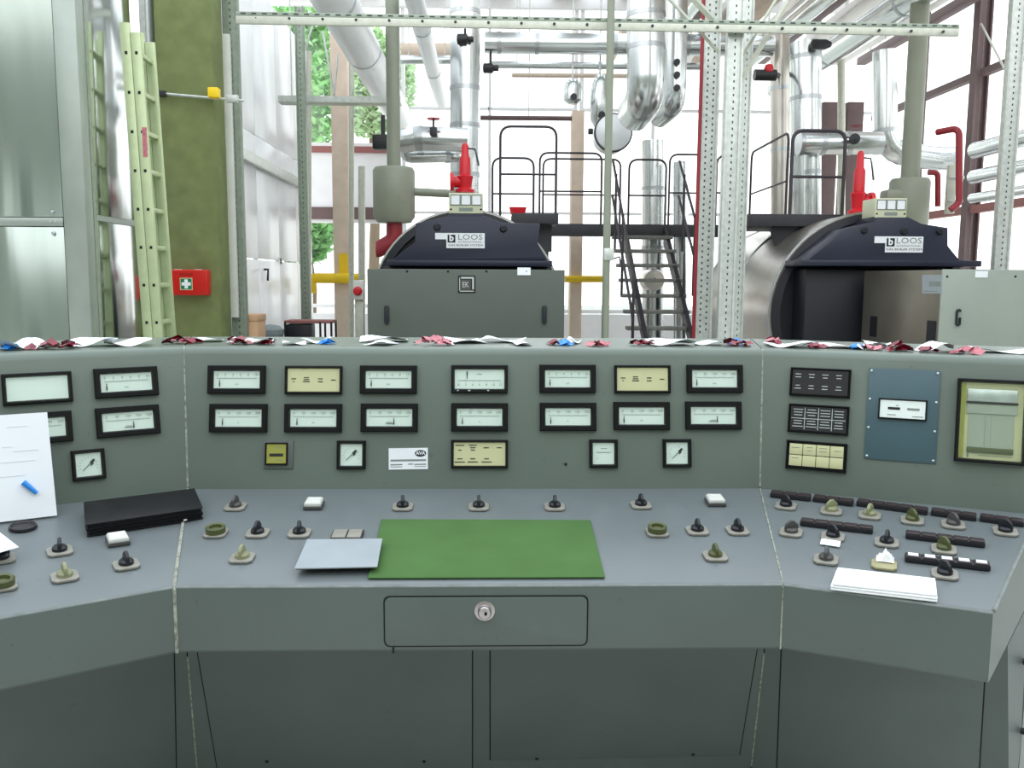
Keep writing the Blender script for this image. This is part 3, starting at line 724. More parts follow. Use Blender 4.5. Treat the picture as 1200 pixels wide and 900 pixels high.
# black binders stacked on the left seam
F = SL.DF
P = [hitz(F, *p, .030) for p in ((98, 588), (228, 572), (238, 595), (100, 615))]
P2 = [V((p.x*.995+.001, p.y*.995, 0)) for p in P]
for k_, (Q, z0, lb) in enumerate(((P2, .001, 'black ring binder lying under another binder beside the seam'), (P, .0165, 'black ring binder on top of the flat binder stack'))):
    ax, ay = sum(p.x for p in Q)/4, sum(p.y for p in Q)/4
    t_ = thing('binder', lb, 'binder', F @ V((ax, ay, z0)), 'flat black binders')
    pol = [(p.x, p.y) for p in Q]
    part('cover', MB().prism(pol, z0+.011, z0+.0135).mesh('cover', 'binder', bev=.0015), t_, F)
    part('cover', MB().prism(pol, z0, z0+.0025).mesh('cover', 'binder', bev=.0015), t_, F)
    part('filler', MB().prism([(ax+(x_-ax)*.965, ay+(y_-ay)*.95) for x_, y_ in pol], z0+.0025, z0+.011).mesh('filler', 'binder'), t_, F)
c = hitz(F, 213, 606, .006)
solo('binder_tab', MB().box((0, 0, .003), (.008, .028, .004), M=Matrix.Rotation(.3, 4, 'Z')).mesh('tab', 'paper', bev=.001), 'small white plastic tab sticking out of the black binders', 'tab', F @ T((c.x, c.y-.006, .002)))
# white board leaning on the left panel
F = SL.PF
c0 = SL.DF @ hit(SL.DF, 67, 606)
c1 = SL.DF @ hit(SL.DF, -60, 621)
rv = (c0-c1).normalized(); 
up0 = V((0, 0, 1)); nb = rv.cross(up0).normalized(); upv = (up0*.97 - nb*.22).normalized()
fb = frame(c0 + V((0, 0, .004)), rv, upv, rv.cross(upv))
tl = hit(fb, 55, 483)
wb_ = thing('document_board', 'white document board with blue pen leaning on the instrument panel', 'board', c0)
hgt = tl.y
part('board', MB().add([(-.30, 0, -.004), (0, 0, -.004), (tl.x, hgt, -.004), (-.30, hgt, -.004), (-.30, 0, 0), (0, 0, 0), (tl.x, hgt, 0), (-.30, hgt, 0)],
     [(0, 1, 2, 3), (4, 5, 6, 7), (0, 1, 5, 4), (1, 2, 6, 5), (2, 3, 7, 6), (3, 0, 4, 7)]).mesh('board', 'paper', smooth=False), wb_, fb)
prn = []
for px, py, l in ((20, 500, .04), (30, 528, .05), (8, 524, .02), (20, 541, .07), (15, 558, .05)):
    q = hit(fb, px, py); prn.append((q.x, q.y, l, .0012))
part('print_lines', bars(prn, 'print_pale', .0004, 'print_lines'), wb_, fb)
a, b = hit(fb, 27, 565), hit(fb, 43, 578)
solo('pen', MB().tube([(a.x, a.y, .006), (a.x+(b.x-a.x)*.35, a.y+(b.y-a.y)*.35, .006), (b.x, b.y, .006)], [.0065, .006, .0045], 10).mesh('pen', 'pen_blue'), 'short bright blue pen clipped on the white board', 'pen', fb)
# small things on the left desk
F = SL.DF
c = hit(F, 27, 619)
lid_ = MB().lathe([(.001, .004), (.021, .004), (.024, .008), (.027, .006), (.028, 0), (.001, 0)], 28).mesh('lid', 'strip_black')
solo('rubber_puck', lid_, 'round black rubber puck lying in front of the white board', 'puck', F @ T((c.x, c.y, .001)))
P = [hitz(F, *p, .031) for p in ((-40, 612), (0, 624), (22, 641), (-10, 650), (-60, 640))]
solo('note_sheet', MB().prism([(p.x, p.y) for p in P], .030, .0312).mesh('note_sheet', 'paper', smooth=False), 'white sheet of paper lying over the switches before the board', 'paper', F)
# right desk: folded cloth, note, rag
F = SR.DF
P = [hitz(F, *p, .016) for p in ((981, 664), (1097, 677), (1098, 697), (974, 683))]
t_ = thing('folded_towel', 'white folded paper towel lying on the recorder desk edge', 'towel', F @ V((P[3].x, P[3].y, 0)))
for i in range(3):
    pol = [(p.x+random.uniform(-.002, .002), p.y+random.uniform(-.002, .002)) for p in P]
    part('layer', MB().prism(pol, .001+.005*i, .0055+.005*i).mesh('layer', 'cloth_white', bev=.002), t_, F)
c = hit(F, 973, 639)
solo('paper_label', MB().box((0, 0, .0), (.04, .018, .001), M=Matrix.Rotation(-.1, 4, 'Z') @ Matrix.Rotation(.35, 4, 'X')).mesh('paper_label', 'paper'), 'small white paper label lying between two rotary switches', 'label', F @ T((c.x, c.y, .006)))
b = MB(); pts = []
for i in range(7):
    for j in range(7):
        x_, y_ = (i-3)/3, (j-3)/3; r_ = math.hypot(x_, y_)
        pts.append((x_*.017, y_*.015, max(.001, .02*(1-r_*r_)+random.uniform(-.008, .008))))
b.add(pts, [(i*7+j, (i+1)*7+j, (i+1)*7+j+1, i*7+j+1) for i in range(6) for j in range(6)])
c = hit(F, 1037, 658)
solo('paper_rag', b.mesh('paper_rag', 'cloth_white', smooth=False), 'crumpled white tissue on the yellowed blank plate', 'tissue', F @ T((c.x, c.y-.004, .006)))

# ---- litter along the console ledge: white leaflets and crumpled dark red wrappers
def ledge(px, dd):
    for key in 'LCR':
        S = SEC[key][0]; F = S.TF; d = ray(px, 402); nn = S.n
        k_ = (S.pt(0, dT+dd, 0)-EYE).dot(nn)/d.dot(nn); p = EYE+d*k_; t_ = (p-S.O).dot(S.e); a, c_ = S.ends(dT+dd)
        if a <= t_ <= c_ or (key == 'L' and t_ > c_): return S, V((p.x, p.y, zT))
    return S, V((p.x, p.y, zT))
def sheet(w_, h, curl, seed, hh=0.):
    rnd = random.Random(seed); n_, m_ = 9, 6; pts = []
    ph = rnd.uniform(0, 6)
    for i in range(n_):
        for j in range(m_):
            x_, y_ = i/(n_-1)-.5, j/(m_-1)-.5
            pts.append((x_*w_, y_*h, .001+hh*(.5+.5*math.sin(ph+5*x_+2*y_))*curl + curl*.4*abs(x_)*rnd.uniform(.6, 1)))
    b_ = MB().add(pts, [(i*m_+j, (i+1)*m_+j, (i+1)*m_+j+1, i*m_+j+1) for i in range(n_-1) for j in range(m_-1)])
    return b_
def crumple(w_, h, t, seed):
    rnd = random.Random(seed); b_ = MB(); n_ = max(5, int(w_/.011))
    for i in range(n_*2):
        cx, cy = rnd.uniform(-.5, .5)*w_*.9, rnd.uniform(-.4, .4)*h; q = rnd.uniform(.010, .022)
        cz = .002+t*rnd.uniform(0, .45)*(1-(2*cx/w_)**2)
        e_ = Matrix.Rotation(rnd.uniform(0, 6.3), 3, 'Z') @ Matrix.Rotation(rnd.uniform(-.7, .7), 3, 'X')
        vs = [V((cx, cy, cz)) + e_ @ V(p)*q for p in ((-1, -.5, 0), (0, -.6, .35), (1, -.4, 0), (.9, .5, .1), (0, .5, .45), (-.9, .6, .05))]
        vs = [V((v.x, v.y, max(.0012, v.z))) for v in vs]
        b_.add(vs, [(0, 1, 4, 5), (1, 2, 3, 4)], 1 if rnd.random() < .09 else 0)
    return b_
def place(me, name, px, dd, rot, label, cat, group, z=0):
    S, p = ledge(px, dd); M_ = frame(p, S.r, S.n, (0, 0, 1)) @ T((0, 0, z)) @ Matrix.Rotation(rot, 4, 'Z')
    return solo(name, me, label, cat, M_, group)
leaf = [(22, 45, .12, 'above the blank meter', .022), (105, 60, .14, 'next to the corner post', .02), (150, 55, .12, 'below the ladder', .016), (242, 44, .2, 'below the red first aid box', .008), (298, 30, .14, 'below the cardboard box', .01),
        (345, 30, .1, 'below the dark trolley', .008), (372, 34, .16, 'next to the tan column', .012), (450, 66, .22, 'below the corner of the burner hood', .014), (447, 34, .1, 'lying before a bigger leaflet', .01), (545, 50, .2, 'before the hood badge', .01),
        (590, 56, .22, 'below the middle of the burner hood', .012), (610, 22, .12, 'small, beside the biggest leaflet', .008), (672, 18, .18, 'cream, by the hood corner', .014), (785, 60, .12, 'before the staircase', .016), (830, 36, .14, 'by the perforated post', .01),
        (925, 50, .12, 'before the boiler shell', .012), (985, 60, .14, 'below the black boiler ring', .008), (1030, 36, .2, 'beside the red wrapper with blue scrap', .014), (1098, 38, .12, 'tented, before the hood edge', .022), (1170, 70, .16, 'before the light hood door', .01)]
for i, (px, w_, dd, lb, cu) in enumerate(leaf):
    wd = w_/470*.95
    place(sheet(wd, random.uniform(.07, .13), cu, i, 1).mesh('leaflet', 'paper', smooth=False), 'leaflet', px, dd, random.uniform(-.3, .3), 'curled white leaflet on the console ledge, '+lb, 'leaflet', 'white leaflets on the console ledge')
red = [(63, 52, .09, 'long, between two white leaflets', .03, 'red_foil'), (212, 40, .12, 'before the green column', .022, 'red_foil'), (280, 32, .1, 'before the perforated strut', .024, 'red_foil'), (313, 24, .1, 'beside the cardboard box', .02, 'red_foil'),
       (508, 52, .1, 'biggest, before the burner hood', .034, 'pink_foil'), (655, 24, .12, 'before the hood corner', .016, 'red_foil'), (703, 26, .08, 'below the slim pole', .018, 'pink_foil'), (752, 30, .12, 'below the stair foot', .022, 'red_foil'),
       (865, 42, .1, 'below the perforated post', .02, 'red_foil'), (908, 18, .16, 'small, next to the seam', .026, 'pink_foil'), (957, 22, .08, 'below the black boiler ring', .016, 'red_foil'), (1018, 26, .1, 'beside a blue scrap', .022, 'pink_foil'),
       (1050, 24, .1, 'tall, below the hood slot', .034, 'red_foil'), (1085, 16, .1, 'dark, under the tented leaflet', .014, 'red_foil'), (1135, 34, .08, 'below the ring handle', .018, 'pink_foil')]
for i, (px, w_, dd, lb, t_, mm) in enumerate(red):
    place(crumple(w_/470*.95, .055, t_, 50+i).mesh('wrapper', mm, 'paper', smooth=False), 'wrapper', px, dd, random.uniform(-.25, .25), 'crumpled dark red wrapper on the console ledge, '+lb, 'wrapper', 'red wrappers on the console ledge')
for i, (px, dd, lb) in enumerate(((12, .1, 'above the blank meter'), (383, .12, 'beside the tan column'), (664, .1, 'beside a wrapper at the hood corner'), (862, .14, 'behind the wrapper by the perforated post'), (1005, .1, 'beside the pink wrapper'))):
    place(crumple(.016, .02, .014, 90+i).mesh('scrap', 'pen_blue', 'paper', smooth=False), 'scrap', px, dd, 0, 'small blue paper scrap on the console ledge, '+lb, 'scrap', 'blue scraps on the console ledge')

# ================================================================== LADDER
lad = thing('ladder', 'two part aluminium ladder leaning on the metal clad wall', 'ladder', (XS+.5, 6.0, 0))
nY, fY = 5.98, 6.22
tp = U(153, 38, nY); bt = U(180, 395, nY)
sl_ = (bt.x-tp.x)/(bt.z-tp.z)
def lx(z): return tp.x+(z-tp.z)*sl_
def stile(y, off, ztop, zbot=0.02, wdt=.064):
    b_ = MB(); R = []
    for z in (zbot, ztop): R.append([(lx(z)+off-wdt/2, y-.014, z), (lx(z)+off+wdt/2, y-.014, z), (lx(z)+off+wdt/2, y+.014, z), (lx(z)+off-wdt/2, y+.014, z)])
    return b_.ring_loft(R).mesh('stile', 'alu_ladder', bev=.004)
for off, zt_ in ((-.033, tp.z+.06), (.033, tp.z)):
    for y in (nY, fY): part('stile', stile(y, off, zt_), lad)
    z = tp.z-.13
    while z > .1:
        part('rung', MB().box((lx(z)+off, (nY+fY)/2, z), (.034, fY-nY-.02, .03)).mesh('rung', 'alu_ladder', bev=.005), lad)
        part('rung_end', MB().box((lx(z)+off, nY-.014, z), (.017, .004, .019)).mesh('rung_end', 'gap_dark'), lad)
        z -= .25
a = U(162, 167, nY)
part('sticker', MB().box((lx(a.z)+.045, nY-.0155, a.z), (.03, .002, .19)).mesh('sticker', 'pink_foil'), lad)
for y in (nY, fY): part('foot', MB().box((lx(.02), y, .015), (.15, .04, .03)).mesh('foot', 'strip_black', bev=.004), lad)

# first aid box on the column
c = U(224.5, 331, 7.5900)
fa = thing('first_aid_box', 'red wall mounted first aid box on the green column', 'first aid box', (c.x, 7.5400, c.z-.1))
part('body', MB().box((c.x, 7.5450, c.z), (.33, .105, .215)).mesh('body', 'red_box', bev=.012, seg=3), fa)
part('lid_seam', MB().box((c.x, 7.5570, c.z), (.334, .004, .219)).mesh('lid_seam', 'brown_beam', bev=.002), fa)
for x_ in (-.09, .08): part('clasp', MB().box((c.x+x_, 7.5350, c.z+.106), (.05, .05, .012)).mesh('clasp', 'white_plastic', bev=.003), fa)
em = part('emblem', MB().box((c.x-.012, 7.4915, c.z-.012), (.105, .002, .102)).mesh('emblem', 'dial_yellow'), fa)
part('emblem_field', MB().box((c.x-.012, 7.4900, c.z-.012), (.09, .002, .088)).mesh('emblem_field', 'aid_green'), em)
part('cross', MB().box((c.x-.012, 7.4888, c.z-.012), (.076, .0016, .028)).box((c.x-.012, 7.4886, c.z-.012), (.028, .0016, .076)).mesh('cross', 'paper'), em)
part('lettering', text('ERSTE HILFE', .02, 'ink'), fa, FACE((c.x-.012, 7.4914, c.z+.068)))

# strap between ladder and column with yellow cap
a, b = U(180, 107, 7.5000), U(283, 116, 7.5000)
st = thing('securing_bar', 'thin steel bar with yellow cap across the green column', 'bar', (a.x, 7.5500, a.z))
part('bar', MB().tube([(a.x, 7.5700, a.z), (b.x, 7.5700, b.z)], .011, 8).mesh('bar', 'galv'), st)
c = U(251, 109, 7.5300); part('cap', MB().box((c.x, 7.5300, c.z), (.085, .08, .08)).mesh('cap', 'yellow', bev=.008), st)
c = U(188, 109, 7.5300); part('clamp', MB().box((c.x, 7.5600, c.z), (.07, .06, .045)).mesh('clamp', 'steel_dark', bev=.006), st)
c = U(271, 115, 7.5300); part('clamp', MB().box((c.x, 7.5600, c.z), (.1, .05, .06)).mesh('clamp', 'galv', bev=.006), st)

# ================================================================== PERFORATED POSTS, TRAY, POLES
def perf_post(name, label, pxa, pxb, Y, m='galv', rows=2, depth=.06, top=5.2, pyr=200, grp='perforated steel posts'):
    a, b = U(pxa, pyr, Y), U(pxb, pyr, Y); w_ = b.x-a.x; cx = (a.x+b.x)/2
    t_ = thing(name, label, 'post', (cx, Y+depth/2, 0), grp)
    part('profile', MB().box((cx, Y+depth/2, top/2), (w_, depth, top)).mesh('profile', m, bev=.006), t_)
    part('foot_plate', MB().box((cx, Y+depth/2, .006), (w_+.1, depth+.1, .012)).mesh('foot_plate', m), t_)
    part('lip', MB().box((a.x+w_*.08, Y-.006, top/2), (w_*.12, .014, top)).box((b.x-w_*.08, Y-.006, top/2), (w_*.12, .014, top)).mesh('lip', m), t_)
    sb = MB(); z = .9; xs_ = [cx] if rows == 1 else [cx-w_*.17, cx+w_*.17]
    while z < top:
        for i, x_ in enumerate(xs_): sb.box((x_, Y+.0005, z+(.025 if i else 0)), (w_*.09, .003, .02))
        z += .055
    part('slots', sb.mesh('slots', 'knob_grey', smooth=False), t_, kind='stuff'); return t_
perf_post('perforated_post', 'greenish perforated steel post standing beside the concrete column', 266, 284, 8.0, 'galv_green', 1)
perf_post('perforated_post', 'narrow perforated steel post in front of the rear tree window', 349, 360, 9.9, 'galv_green', 1, top=4.3)
perf_post('perforated_post', 'galvanised perforated post with diagonal braces, in front of the boiler shell', 847, 866, 7.5, 'galv', 1)
perf_post('perforated_post', 'galvanised perforated post standing directly behind the braced post', 864, 877, 7.9, 'galv', 1)
perf_post('perforated_post', 'wide galvanised post with red pipe, beside the staircase', 819, 840, 8.4, 'galv', 2, top=4.9)
perf_post('perforated_post', 'galvanised post in front of the right hand windows behind the hood', 1172, 1190, 8.6, 'galv', 1)
# white cable duct on the column
a, b = U(265, 40, 7.93), U(267, 372, 7.93)
solo('cable_duct', MB().box((a.x, 7.94, (a.z+b.z)/2), (.06, .05, a.z-b.z)).mesh('cable_duct', 'white_plastic', bev=.006, base=True), 'white cable duct between green column and perforated post', 'cable duct')
# horizontal support channel
A, B = U(277, 20, 7.42), U(1124, 37, 7.42)
ch = thing('support_channel', 'long galvanised support channel running across above the boilers', 'channel', ((A.x+B.x)/2, 7.42, (A.z+B.z)/2))
d_ = (B-A); Lc = d_.length; Fc = frame((A+B)/2, d_, V((0, 0, 1)), d_.cross(V((0, 0, 1))))
part('flange', MB().box((0, .032, -.03), (Lc, .034, .08)).mesh('flange', 'galv_green', bev=.003), ch, Fc)
part('web', MB().box((0, -.016, 0), (Lc, .062, .025)).mesh('web', 'galv_rail', bev=.004), ch, Fc)
n_ = 22
bm_ = MB().lathe([(.012, .0), (.012, .008), (.001, .009)], 8).mesh('bolt', 'steel_dark')
for i in range(n_): part('bolt', bm_, ch, Fc @ T((-Lc/2+.16+i*(Lc-.3)/(n_-1), -.008, .0125)))
sb = MB()
for i in range(70): sb.box((-Lc/2+.06+i*(Lc-.1)/69, .034, .0105), (.04, .01, .002))
part('slots', sb.mesh('slots', 'steel_dark', smooth=False), ch, Fc, kind='stuff')
# slim pole
a = U(712.5, 200, 7.3)
pl_ = thing('slim_pole', 'slim grey steel pole standing in front of the staircase', 'pole', (a.x, 7.3, 0))
part('tube', MB().tube([(a.x, 7.3, 0), (a.x, 7.3, 5.2)], .031, 12).mesh('tube', 'vent_grey'), pl_)
c = U(713, 298, 7.3); part('clamp', MB().box((c.x, 7.3, c.z), (.085, .08, .1)).mesh('clamp', 'galv', bev=.01), pl_)
part('clamp_arm', MB().tube([(c.x, 7.3, c.z-.05), (c.x+.09, 7.28, c.z-.02), (c.x+.1, 7.28, c.z-.08)], .008, 6).mesh('clamp_arm', 'steel_dark'), pl_)
# diagonal braces
for i, (x0_, y0_, x1_, y1_, Y, r_, lb) in enumerate(((778, -8, 843, 62, 7.55, .014, 'thin diagonal brace rod falling from the ceiling to the perforated post'), (806, -8, 846, 34, 7.55, .028, 'thick short diagonal brace arm meeting the support channel'),
                                           (914, -8, 866, 72, 7.6, .014, 'thin diagonal brace rod rising from the perforated post'), (929, -8, 866, 98, 7.57, .022, 'thicker diagonal brace arm rising from the perforated post'), (1150, 28, 1185, 96, 8.1, .012, 'thin diagonal rod joining the galvanised post by the windows'))):
    a, b = U(x0_, y0_, 11.5 if x0_ > 1100 else Y), U(x1_, y1_, 8.62 if x0_ > 1100 else Y)
    dd_ = (b-a)
    solo('brace', MB().tube([a, b], r_, 4 if r_ > .02 else 8).mesh('brace', 'galv_rail', base=True), lb, 'brace')
a = U(818.5, 200, 8.38)
solo('red_standpipe', MB().tube([(a.x, 8.38, .0), (a.x, 8.38, 5.2)], .018, 8).mesh('red_standpipe', 'pipe_red', base=True), 'thin dark red standpipe clipped to the wide galvanised post', 'pipe')

# ================================================================== BOILERS
YB = 8.9
def boiler(cpx, label, poly, signx, lab, blk, r_=1.03, zc=1.06):
    cx = U(cpx, 330, 8.4).x
    t_ = thing('boiler', label, 'boiler', (cx, 10, 0), 'steam boilers')
    Mx = frame((cx, YB, zc), (1, 0, 0), (0, 0, 1), (0, -1, 0)) @ Matrix.Diagonal((1, 1, -1, 1))
    part('shell', MB().lathe([(r_-.06, .0), (r_, .0), (r_, .9), (r_, 1.8), (r_, 2.75), (.02, 2.75)], 64, M=Mx).mesh('shell', 'boiler_shell'), t_)
    for y_ in (.02, 1.4, 2.7): part('band', MB().lathe([(r_, y_), (r_+.012, y_), (r_+.012, y_+.05), (r_, y_+.05)], 64, M=Mx).mesh('band', 'alu_band'), t_)
    part('front_ring', MB().lathe([(r_-.012, -.004), (r_-.012, -.03), (r_-.09, -.05), (r_-.1, .03), (r_-.03, .03)], 64, M=Mx).mesh('front_ring', 'boiler_black'), t_)
    part('front_plate', MB().lathe([(r_-.05, .05), (r_-.05, .02), (.9, .0), (.3, -.02), (.01, -.02)], 48, M=Mx).mesh('front_plate', 'boiler_black'), t_)
    for s_ in (-1, 1):
        for y_ in (9.5, 11.2): part('saddle', MB().box((cx+s_*.45, y_, .16), (.3, .12, .32)).mesh('saddle', 'boiler_blue'), t_)
    part('front_door', MB().box((cx, 8.72, .8), (1.6, .34, 1.43)).mesh('front_door', 'boiler_black', bev=.02), t_)
    P = [U(p[0], p[1], 8.4) for p in poly]
    b_ = MB().ring_loft([[(p.x, 8.4, p.z) for p in P], [(p.x, 8.93, p.z) for p in P]])
    sm = part('smoke_box', b_.mesh('smoke_box', 'boiler_blue', bev=.008), t_)
    xa, xb = U(poly[0][0]-5, 308, 8.38).x, U(poly[-1][0]+8, 308, 8.38).x; z1, z0 = U(cpx, 305, 8.38).z, U(cpx, 312, 8.38).z
    part('flange', MB().box(((xa+xb)/2, 8.62, (z0+z1)/2), (xb-xa, .5, z1-z0)).mesh('flange', 'boiler_blue', bev=.006), t_)
    for px_, py_ in blk:
        c_ = U(px_, py_, 8.39); part('lug', MB().lathe([(.025, .012), (.035, 0)], 10).mesh('lug', 'boiler_black'), t_, FACE(c_))
    # indicator housing with maker's windows
    ax, bx_ = U(signx[0], 240, 8.4), U(signx[1], 240, 8.4); zt_, zb_ = U(signx[0], signx[2], 8.4).z, U(signx[0], signx[3], 8.4).z
    hx = (ax.x+bx_.x)/2; hw = bx_.x-ax.x; hz = (zt_+zb_)/2; hh = zt_-zb_
    hb = part('gauge_housing', MB().box((hx, 8.55, hz), (hw, .3, hh)).mesh('gauge_housing', 'housing_cream', bev=.006), t_, label='cream housing with three small windows')
    part('neck', MB().box((hx, 8.56, zb_-.05), (hw*1.04, .3, .12)).mesh('neck', 'boiler_blue', bev=.006), t_)
    for i in range(3):
        xx = hx+(i-1)*hw*.31
        fr_ = MB().add([], [])
        part('window_frame', bezel(round(hw*.29, 4), round(hh*.52, 4), .006, .006, .01, 'ink_grey'), hb, FACE((xx, 8.4, hz+hh*.16)))
        part('window_face', plate(round(hw*.25, 4), round(hh*.44, 4), 'paper', .004), hb, FACE((xx, 8.4, hz+hh*.16)))
    part('name_strip', MB().box((hx, 8.398, hz-hh*.3), (hw*.4, .006, hh*.16)).mesh('name_strip', 'ink_grey'), hb)
    for s_ in (-1, 1): part('screw', scm, hb, FACE((hx+s_*hw*.44, 8.4, hz-hh*.3)) @ Matrix.Scale(2, 4))
    # maker's label
    l0, l1 = U(lab[0], lab[1], 8.395), U(lab[2], lab[3], 8.395); lw = l1.x-l0.x; lh = l0.z-l1.z; lc = V(((l0.x+l1.x)/2, 8.396, (l0.z+l1.z)/2))
    lp = part('maker_label', MB().box(lc, (lw, .006, lh)).box((l0.x-lw*.14, 8.397, l0.z-lh*.21), (lw*.3, .006, lh*.42)).mesh('maker_label', 'paper'), t_)
    LFm = FACE((lc.x, 8.392, lc.z))
    part('logo', MB().box((-lw*.365, lh*.13, 0), (lh*.52, lh*.52, .001)).mesh('logo', 'ink'), lp, LFm)
    part('logo_letter', text('b', lh*.62, 'paper', lh*.02), lp, LFm @ T((-lw*.365, lh*.16, .0012)))
    part('lettering', text('LOOS', lh*.52, 'ink_grey', 0, 1.25), lp, LFm @ T((lw*.12, lh*.22, .0008)))
    part('lettering', text('INTERNATIONAL', lh*.17, 'ink_grey', 0, 1.2), lp, LFm @ T((lw*.12, -lh*.09, .0008)))
    part('lettering', text('GAS BOILER SYSTEM', lh*.19, 'ink', 0, 1.35), lp, LFm @ T((0, -lh*.31, .0008)))
    return t_, cx
B1, CX1 = boiler(545, 'steam boiler with dark blue smoke box and grey elbow vent vessel above', [(458, 306), (486, 284), (487, 262), (527, 253), (568, 253), (588, 261), (633, 262), (630, 285), (639, 300), (639, 306)], (526, 566, 226, 250), (523, 273, 568, 291), ((512, 266), (590, 268)), .95, 1.13)
B2, CX2 = boiler(1047, 'steam boiler with bright metal shell beside the window columns', [(945, 306), (992, 268), (1025, 260), (1028, 254), (1064, 254), (1080, 262), (1111, 267), (1111, 288), (1124, 304), (1142, 306)], (1026, 1063, 232, 255), (1038, 277, 1081, 296), ((1013, 270), (1060, 271), (1102, 271)))

# burner hoods
def hood(x0, x1, y0, y1, zt_, label, side):
    t_ = thing('burner_hood', label, 'burner hood', ((x0+x1)/2, (y0+y1)/2, 0), 'burner hoods')
    part('body', slab(x0, x1, y0+.02, y1, .1, zt_-.004).mesh('body', side, bev=.006), t_)
    part('front_panel', slab(x0, x1, y0, y0+.025, .1, zt_).mesh('front_panel', 'hood' if side == 'hood' else 'hood_pale', bev=.006), t_)
    for xx in (x0+.12, x1-.12):
        for yy_ in (y0+.15, y1-.15): part('caster', MB().lathe([(.05, -.02), (.05, .02)], 14, M=frame((xx, yy_, .05), (0, 1, 0), (0, 0, 1), (1, 0, 0))).mesh('caster', 'strip_black'), t_)
    return t_
YH = 7.0
a, b = U(430, 315, YH), U(662, 315, YH)
h1 = hood(a.x, b.x, YH, 8.36, a.z, 'grey green burner hood with square badge in front of the boiler', 'hood')
rr = MB().prism(round_rect(-.018, -.075, .018, .075, .017), 0, .02).mesh('handle', 'boiler_black', bev=.004)
for px, py in ((453, 369), (638, 369)): c = U(px, py, YH); part('handle', rr, h1, FACE((c.x, YH, c.z)))
c = U(547, 333, YH); Fb = FACE((c.x, YH, c.z))
bd = part('badge', MB().box((0, 0, .003), (.138, .138, .006)).mesh('badge', 'ink', bev=.002), h1, Fb, label='square dark maker badge')
part('badge_bracket', bars([(-.0, .05, .09, .012), (.05, .008, .012, .096), (.0, -.055, .11, .006), (-.056, 0, .005, .1)], 'chalk', .0062, 'badge_bracket'), bd, Fb)
part('badge_square', bars([(-.01, -.005, .082, .082)], 'knob_grey', .0062, 'badge_square'), bd, Fb)
part('lettering', text('EK', .062, 'chalk', 0, .75), bd, Fb @ T((-.01, -.005, .0068)))
c = U(614, 318, YH); part('tag', MB().box((c.x, YH-.003, c.z), (.105, .004, .06)).mesh('tag', 'paper'), h1)
for px in (477, 525, 570, 617): c = U(px, 318, YH); part('screw', scm, h1, FACE((c.x, YH, c.z)) @ Matrix.Scale(2, 4))
a = U(1105, 320, 6.9); 
h2 = hood(a.x, a.x+1.55, 6.9, 8.36, a.z+.03, 'burner hood with shiny metal side and pale front', 'hood_side')
Fs = frame((a.x, 7.6, 1), (0, -1, 0), (0, 0, 1), (-1, 0, 0))
for px, py in ((1025, 382), (1093, 389)):
    q = hit(Fs, px, py); part('slot', MB().prism(round_rect(-.09, -.1, .05, .09, .01), 0, .006).mesh('slot', 'boiler_black'), h2, Fs @ T((q.x, q.y, 0)))
P = [hit(Fs, *p) for p in ((1081, 322), (1104, 322), (1104, 344), (1081, 344))]
sk = part('sticker', MB().prism([(p.x, p.y) for p in P], 0, .003).mesh('sticker', 'paper_grey'), h2, Fs)
part('lettering', bars([((P[0].x+P[1].x)/2+.06, (P[0].y+P[2].y)/2+.0, (P[1].x-P[0].x)*.6, .04), ((P[0].x+P[1].x)/2, (P[0].y+P[2].y)/2-.06, (P[1].x-P[0].x)*.7, .008)], 'ink_grey', .0033, 'lettering'), sk, Fs)
c = U(1122, 372, 6.9); Fh = FACE((c.x, 6.9, c.z))
part('handle', MB().tube([(x_, y_, .014) for x_, y_ in round_rect(-.014, -.06, .014, .06, .013)+[(.014, .0)]], .009, 8).mesh('handle', 'boiler_black'), h2, Fh)
c = U(1150, 321.5, 6.9); part('tag', MB().box((c.x, 6.897, c.z), (.1, .004, .052)).mesh('tag', 'paper'), h2)
for px in (1190, 1110): c = U(px, 324, 6.9); part('screw', scm, h2, FACE((c.x, 6.9, c.z)) @ Matrix.Scale(2, 4))

# vent vessels
def vent(px, Y, wpx, twpx, ytop, ybot, label):
    a = U(px, 200, Y); r_ = wpx/2/FPX*Y; R_ = twpx/2/FPX*Y; z1, z0 = U(px, ytop, Y).z, U(px, ybot, Y).z
    t_ = thing('vent_vessel', label, 'vessel', (a.x, Y, z0), 'steam vent vessels')
    part('riser', MB().tube([(a.x, Y, z1-.02), (a.x, Y, 5.6)], r_, 24).mesh('riser', 'vent_grey'), t_)
    part('tank', MB().lathe([(.05, z0-.0), (R_*.8, z0+.01), (R_, z0+.07), (R_, z1-.04), (R_*.9, z1-.005), (r_, z1)], 32, M=T((a.x, Y, 0))).mesh('tank', 'vent_grey'), t_)
    return t_, a.x, z0, z1
vx, x_, z0_, z1_ = vent(461.5, 9.4, 15.5, 48, 196, 262, 'grey green vent vessel with riser and dark red elbow')
path = arc_path([(x_, 9.4, z0_+.02), (x_, 9.4, z0_-.17), (x_-.17, 9.4, z0_-.27), (x_-.19, 9.4, z0_-.27)], .12)
part('elbow', MB().tube(path, .085, 16).mesh('elbow', 'pipe_red'), vx)
part('side_pipe', MB().tube([(x_+.2, 9.4, z1_-.25), (x_+.66, 9.4, z1_-.27)], .042, 12).mesh('side_pipe', 'vent_grey'), vx)
vx2, x2_, z02, z12 = vent(1067, 9.5, 21, 45, 209, 270, 'grey vent vessel with thick riser beside the red pipe')
part('side_box', MB().box((x2_-.16, 9.45, z12-.2), (.3, .2, .14)).mesh('side_box', 'vent_grey', bev=.03), vx2)

